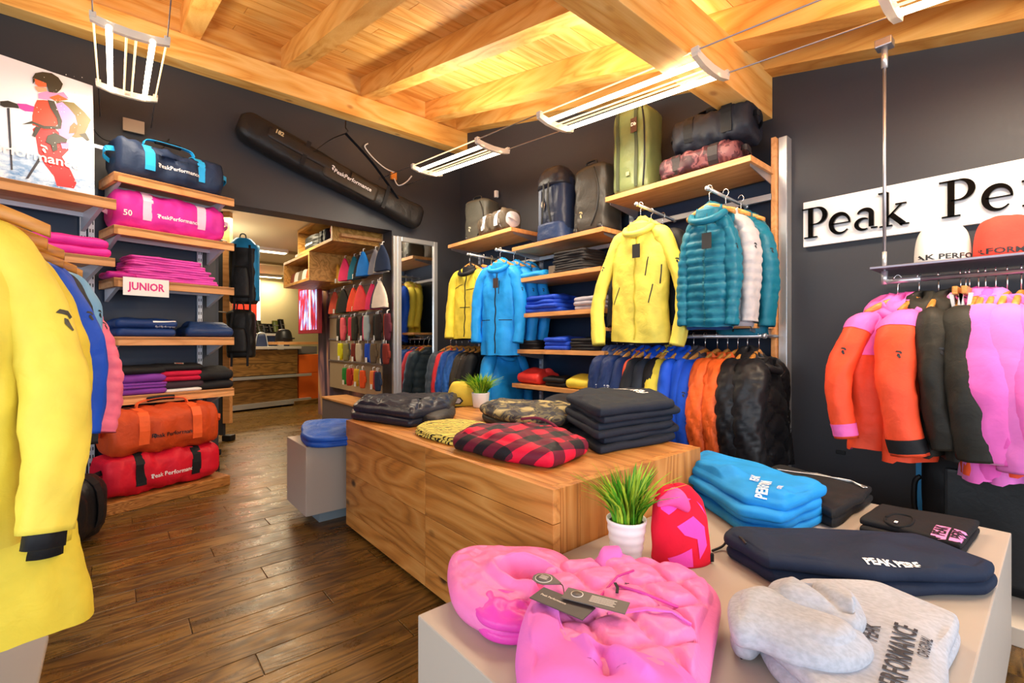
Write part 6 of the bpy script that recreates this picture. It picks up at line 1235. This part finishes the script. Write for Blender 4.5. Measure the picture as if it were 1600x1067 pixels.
# TV screen
def tv_mat():
    m, t, p = newmat('screen_picture'); N = t.nodes; L = t.links; tc = N.new('ShaderNodeTexCoord'); mp = N.new('ShaderNodeMapping'); mp.inputs['Scale'].default_value = (1, 2.2, .7); L.new(tc.outputs['Object'], mp.inputs[0]); n = N.new('ShaderNodeTexNoise'); n.inputs['Scale'].default_value = 5; n.inputs['Detail'].default_value = 5; L.new(mp.outputs[0], n.inputs[0])
    cr = N.new('ShaderNodeValToRGB'); cr.color_ramp.interpolation = 'EASE'; e = cr.color_ramp.elements; e[0].position = .36; e[0].color = lin('#8a1030'); e[1].position = .62; e[1].color = lin('#c8d4f4'); q = e.new(.47); q.color = lin('#c02038'); q = e.new(.53); q.color = lin('#7a78c0'); L.new(n.outputs[0], cr.inputs[0]); L.new(cr.outputs[0], p.inputs['Emission Color']); p.inputs['Emission Strength'].default_value = 1.0; L.new(cr.outputs[0], p.inputs['Base Color']); return m
tx = 1.98; a = at(466, 455, X=tx); b = at(497, 515, X=tx); t = thing('wall_screen', 'wall screen showing a red and white picture behind the desk', 'screen', (tx, 0, 0)); y0_, y1_ = sorted((a.y, b.y)); zt_ = at(497, 442, X=tx).z; zb_ = at(497, 520, X=tx).z
MB().box(0, .05, y0_, y1_, zb_, zt_, .004).build('casing', solid('red_casing', '#a01828', .4), t); MB().box(-.002, .0, y0_ + .05, y1_ - .05, zb_ + .05, zt_ - .04).build('screen', tv_mat(), t); MB().box(.05, .15, (y0_ + y1_) / 2 - .1, (y0_ + y1_) / 2 + .1, zb_ + .2, zt_ - .2).build('wall_mount', M_black, t)
MB().box(-.0035, -.002, y0_ + .30, y0_ + .36, zb_ + .05, zt_ - .04).build('white_band', solid('screen_white', '#f4f0e8', .5, emit=1.2), t)
# niche boxes on the wall
def niche(label, pa, pb, ztop, zbot, X, grp='open wooden wall boxes in the back room'):
    ya = at(*pa, X=X).y; yb = at(*pb, X=X).y; y0, y1 = sorted((ya, yb)); t = thing('wall_box', label, 'shelf', (X, y0, zbot), 0, grp); w = y1 - y0; h = ztop - zbot; dp = 2.135 - X
    for nm, bx in (('bottom_board', (0, dp, 0, w, 0, .03)), ('top_board', (0, dp, 0, w, h - .03, h)), ('side_board', (0, dp, 0, .03, .03, h - .03)), ('side_board', (0, dp, w - .03, w, .03, h - .03)), ('back_board', (dp - .02, dp, .03, w - .03, .03, h - .03))): MB().box(*bx, .001).build(nm, wood('box_wood_' + nm, '#d8a050', '#c08838', '#966426', 'y', .5, 1, .2, .1) if nm == 'bottom_board' else bpy.data.materials.get('box_wood_bottom_board') or M_shelfwoodY, t)
    return t, y0, y1
NX = 1.62
za = at(483, 392, X=NX).z; zb = at(483, 437, X=NX).z
n1, y0, y1 = niche('lower open wooden wall box with hats in the back room', (483, 400), (443, 420), za, zb, NX)
random.seed(2)
for i in range(6):
    v = (NX + .12, y0 + .12 + (y1 - y0 - .24) * i / 5, zb + .031); t = thing('patterned_hat', ['first', 'second', 'third', 'fourth', 'fifth', 'sixth'][i] + ' small patterned hat, counted from the near end of the lower wall box', 'hat', v, 1.2, 'hats in the wall box')
    c_ = ['#2a2622', '#b8562a', '#d8cfc4', '#7a6a54', '#e6e0d8', '#8a4a34'][i]; MB().loft([[(x * max(.05, math.cos(s * 1.5)) ** .5, y * max(.05, math.cos(s * 1.5)) ** .5, .15 * math.sin(s * 1.5)) for x, y, a in sell(20, .08, .07, 2.2)] for s in [k / 9 for k in range(10)]]).build('crown', fabric(c_, .8, .3), t); MB().tube([(.08 * math.cos(a), .07 * math.sin(a), .012) for a in [k * PI / 10 for k in range(21)]], .010, 6).build('brim', fabric('#d8cfc4', .8, .3), t)
za2 = at(519, 352, X=NX).z; zb2 = at(519, 370, X=NX).z; zb2 = max(zb2, za + .0); za2 = 2.29
n2, y0, y1 = niche('upper open wooden wall box with a black bag in the back room', (519, 360), (465, 390), za2, za + .002, NX)
t, b = box_pack('sports_bag', 'black sports bag with white lettering in the upper wall box', (NX + .13, y1 - .35, za + .034), RO, .5, .22, .16, fabric('#1c1d1c', .5, .3), 3, 4, cat='bag'); decal('lettering', flat_text('PeakPerformance', .04, 1, .0008), (-.02, -.11, .06), (1, 0, 0), (0, 0, 1), MW, t, b, .004)
for i, (c_, yy) in enumerate((('#c9bfae', .85), ('#17181a', .62), ('#1b1c20', .48), ('#c83424', .2))):
    t, b = box_pack('boxed_item', ['pale', 'tall black', 'slim black', 'red'][i] + ' packed item in the upper wall box', (NX + .13, y0 + (y1 - y0) * yy * .72, za + .034), RO, .09, .16, .17, fabric(c_, .6, .3), 3.5, 6 + i, cat='package')
# backpack display panel in the doorway with two backpacks
tp_ = at(349, 480, d=4.7); bp = thing('backpack_stand', 'freestanding dark panel with pale wooden edge carrying the backpacks', 'stand', (tp_.x, tp_.y, 0), -.72)
MB().box(-.09, .01, -.02, .02, .06, 2.36).build('panel', solid('dark_grey_panel', '#34383e', .5), bp); MB().box(.012, .082, -.03, .02, .18, 2.36, .002).build('wooden_edge', M_shelfwood, bp); MB().box(.0, .09, -.03, .06, .0, .06, .01).build('foot', M_black, bp)
for z in (2.0, 1.29): MB().tube([(.05, -.03, z), (.05, -.22, z), (.05, -.24, z + .02)], .006, 6).build('peg', M_steel, bp)
def hung_pack(label, px, py, d, h, m, lidm, seed):
    v = at(px, py, d=d); t, b = box_pack('backpack', label, v, -.3, .24, .20, h, m, 3.4, seed)
    if lidm: MB().loft([[(x * (1 + .08 * nz(a, i)) + .03, y * .9, h * .05 + h * .9 * i / 14) for x, y, a in sell(22, .105, .10, 3)] for i in range(15)]).build('side_panel', lidm, t); MB().loft([[(x, y, h * .88 + .014 * i) for x, y, a in sell(22, .125 - .004 * i * i * .3, .11 - .004 * i, 3)] for i in range(8)]).build('lid', lidm, t)
    for x in (-.06, .06): MB().ribbon(catmull([(x, -.10, h * .93), (x * 1.2, -.125, h * .6), (x * 1.3, -.12, h * .3), (x * 1.1, -.11, .02), (x * 1.1, -.12, -.08)], 16), .02, .005, (1, 0, 0)).build('strap', FBk, t)
    MB().loft([[(x - .02, y - .10, .05 + (h * .5) * i / 10) for x, y, a in sell(20, .085 * (1 - .3 * (i / 10) ** 3), .03, 3)] for i in range(11)]).build('front_pocket', fabric('#1a1a1c', .5, .4), t)
    MB().tube(catmull([(-.03, -.06, h * .98), (-.02, -.06, h + .06), (.02, -.06, h + .06), (.03, -.06, h * .98)], 10), .006, 6).build('grab_loop', FBk, t); return t
hung_pack('black and sky blue backpack hung at the doorway above a black one', 381, 474, 4.55, .60, fabric('#1d1c1d', .5, .4), fabric('#2492cc', .45, .4), 3)
hung_pack('plain black backpack hung at the doorway below the blue one', 377, 558, 4.5, .46, fabric('#18181a', .5, .4), None, 5)
# glove and hat wall
gw = thing('glove_display', 'slatted accessory panel with hook rails between the doorway and mirror', 'display rack', (2.135, 4.55, 0))
MB().box(-.03, 0, 0, 1.55, .42, 2.03).build('slat_panel', solid('warm_slat_panel', '#a8957c', .5), gw)
for z in (1.96, 1.62, 1.31, 1.03, .76):
    MB().box(-.045, -.03, 0, 1.55, z - .01, z + .01, .001).build('hook_rail', M_rail, gw)
MB().box(-.42, 0, -.01, .02, .12, 2.05, .003).build('clear_side_panel', solid('side_acrylic', '#c8b898', .3), gw) if False else None
MB().box(-.05, -.008, -.30, -.26, .0, 2.04, .002).build('steel_post', M_steel, gw)
MB().box(-.30, 0, .0, 1.05, .34, .36, .002).build('base_shelf', M_shelfwoodY, gw)
MB().box(-.29, -.27, .0, 1.05, .04, .34).build('base_front', mural() if False else solid('patterned_base', '#6a6470', .5), gw)
MB().box(-.45, 0, .0, 1.55, 2.03, 2.06, .002).build('top_board', M_shelfwoodY, gw)
def hat_on_hook(label, X, y, z, w, h, m, kind, seed, grp):
    t = thing({'hat': 'hanging_beanie', 'glove': 'hanging_glove', 'small': 'hanging_mitten'}[kind], label, {'hat': 'beanie', 'glove': 'glove', 'small': 'mitten'}[kind], (X, y, z), RO + .25, grp)
    if kind == 'hat': rings = [[(x * (.10 + .90 * math.sin(min(1, s * 1.15) * PI / 2) ** .9), yy * (.5 + .5 * s), -.03 - h * s + .01 * nz(a, s * 3, seed)) for x, yy, a in sell(24, w / 2, .03, 2.4)] for s in [k / 12 for k in range(13)]]; MB().loft(rings).build('knit', m, t); MB().loft([[(p[0] * 1.04, p[1] * 1.1, p[2]) for p in r] for r in rings[-3:]], False, False).build('cuff', m, t)
    else:
        MB().loft([[(x * (.75 + .35 * math.sin(s * PI) ** .6 - .1 * s), yy, -.03 - h * s) for x, yy, a in sell(18, w / 2, .018, 2.6)] for s in [k / 10 for k in range(11)]]).build('hand', m, t)
        MB().loft([[(w * .45 + x * .5 + .006 * math.sin(s * 3), yy, -.03 - h * (.35 + .35 * s)) for x, yy, a in sell(12, w / 4, .014, 2.4)] for s in [k / 6 for k in range(7)]]).build('thumb', m, t)
    MB().tube([(0, 0, -.035), (0, 0, 0), (0, .02, .005)], .004, 5).build('hanger_clip', M_white, t)
    if seed % 3 == 0: MB().box(w * .1, w * .1 + .03, -.04, -.037, -h - .03, -h + .02).build('price_tag', M_white, t)
ordn = ['first', 'second', 'third', 'fourth', 'fifth', 'sixth', 'seventh', 'eighth', 'ninth', 'tenth', 'eleventh', 'twelfth', 'thirteenth', 'fourteenth', 'fifteenth', 'sixteenth']
GXX = 1.93
def gy(px): r = ray(px, 500); return GXX * r.y / r.x
row1 = [(526, 'mustard', '#e8a838'), (534, 'beige', '#b8a68c'), (543, 'raspberry', '#d82860'), (552, 'teal red striped', '#1a6f86'), (560, 'black', '#1a1a22'), (572, 'bright blue', '#1f80d8'), (584, 'mid grey', '#8a8890'), (594, 'light grey', '#a4a09c'), (602, 'navy', '#22304a')]
row2 = [(523, 'coral', '#e8604a'), (531, 'olive green', '#3c3f1c'), (541, 'black', '#1c1a18'), (551, 'orange red', '#e8482a'), (559, 'burnt orange', '#d8541e'), (568, 'coral red', '#f04444'), (579, 'raspberry', '#e02c62'), (589, 'plum', '#3c3052'), (598, 'cream', '#e8d8c4')]
row3 = [(530, 'black', '#2a2822'), (535, 'khaki', '#6a6248'), (540, 'pink', '#e8606a'), (547, 'crimson', '#c8304a'), (552, 'black', '#171717'), (558, 'dark olive', '#3a3628'), (564, 'charcoal', '#2c2a2a'), (570, 'hot pink', '#e83a70'), (577, 'silver grey', '#a8b4b0'), (584, 'black', '#1a1a1a'), (590, 'black', '#202022'), (595, 'dark brown', '#2a201c'), (600, 'orange', '#e8542a'), (607, 'maroon', '#5a2430')]
row4 = [(532, 'yellow', '#e0d81c'), (539, 'grey', '#55606a'), (545, 'grey and yellow', '#8a8450'), (552, 'maroon', '#7a2c22'), (558, 'sand', '#b8a878'), (565, 'beige', '#c8b898'), (572, 'royal blue', '#1c4cc0'), (580, 'blue and black', '#2a50b8'), (588, 'brown', '#6a5840'), (594, 'taupe', '#7a6a54'), (600, 'navy', '#22283c'), (607, 'dark red', '#7a2a20')]
row5 = [(539, 'green', '#2a8a3a'), (545, 'coral', '#d8604a'), (550, 'red', '#b83428'), (556, 'yellow', '#d8a828'), (563, 'teal', '#2a8a86'), (571, 'orange', '#f05a22'), (580, 'orange and white', '#f0843c'), (587, 'dark red', '#a02438'), (595, 'navy', '#22304a')]
for rr, z, w, h, kind, nm in ((row1, 1.93, .21, .24, 'hat', 'top'), (row2, 1.60, .22, .25, 'hat', 'second'), (row3, 1.29, .085, .25, 'glove', 'third'), (row4, 1.01, .09, .19, 'small', 'fourth'), (row5, .74, .085, .18, 'small', 'fifth')):
    for i, (px, cn, hc) in enumerate(rr):
        kd = {'hat': 'beanie', 'glove': 'glove', 'small': 'mitten'}[kind]
        hat_on_hook(cn + ' ' + kd + ', ' + ordn[i] + ' from the left in the ' + nm + ' row of the glove panel', GXX + .03 * math.sin(i * 2.2), gy(px), z, w, h, fabric(hc, .8, .2), kind, i, 'accessories in the ' + nm + ' row')
v = at(562, 612, X=1.80); t = thing('black_gloves', 'bundle of black gloves lying on the base shelf of the accessory panel', 'gloves', (v.x + .1, v.y, .361))
for k in range(3): MB().loft([[(x + .04 * k, y * (.8 + .3 * math.sin(s * PI)) + .03 * math.sin(k * 3), .02 + .03 * k + yy * 0 + .012 * math.sin(a)) for x, y, a in [(p[0] * (.2 + .8 * math.sin(s * PI) ** .5) + s * .16, p[1], p[2]) for p in sell(14, .03, .06, 2.2)] for yy in (0,)] for s in [q / 8 for q in range(9)]]).build('glove', FBk, t)
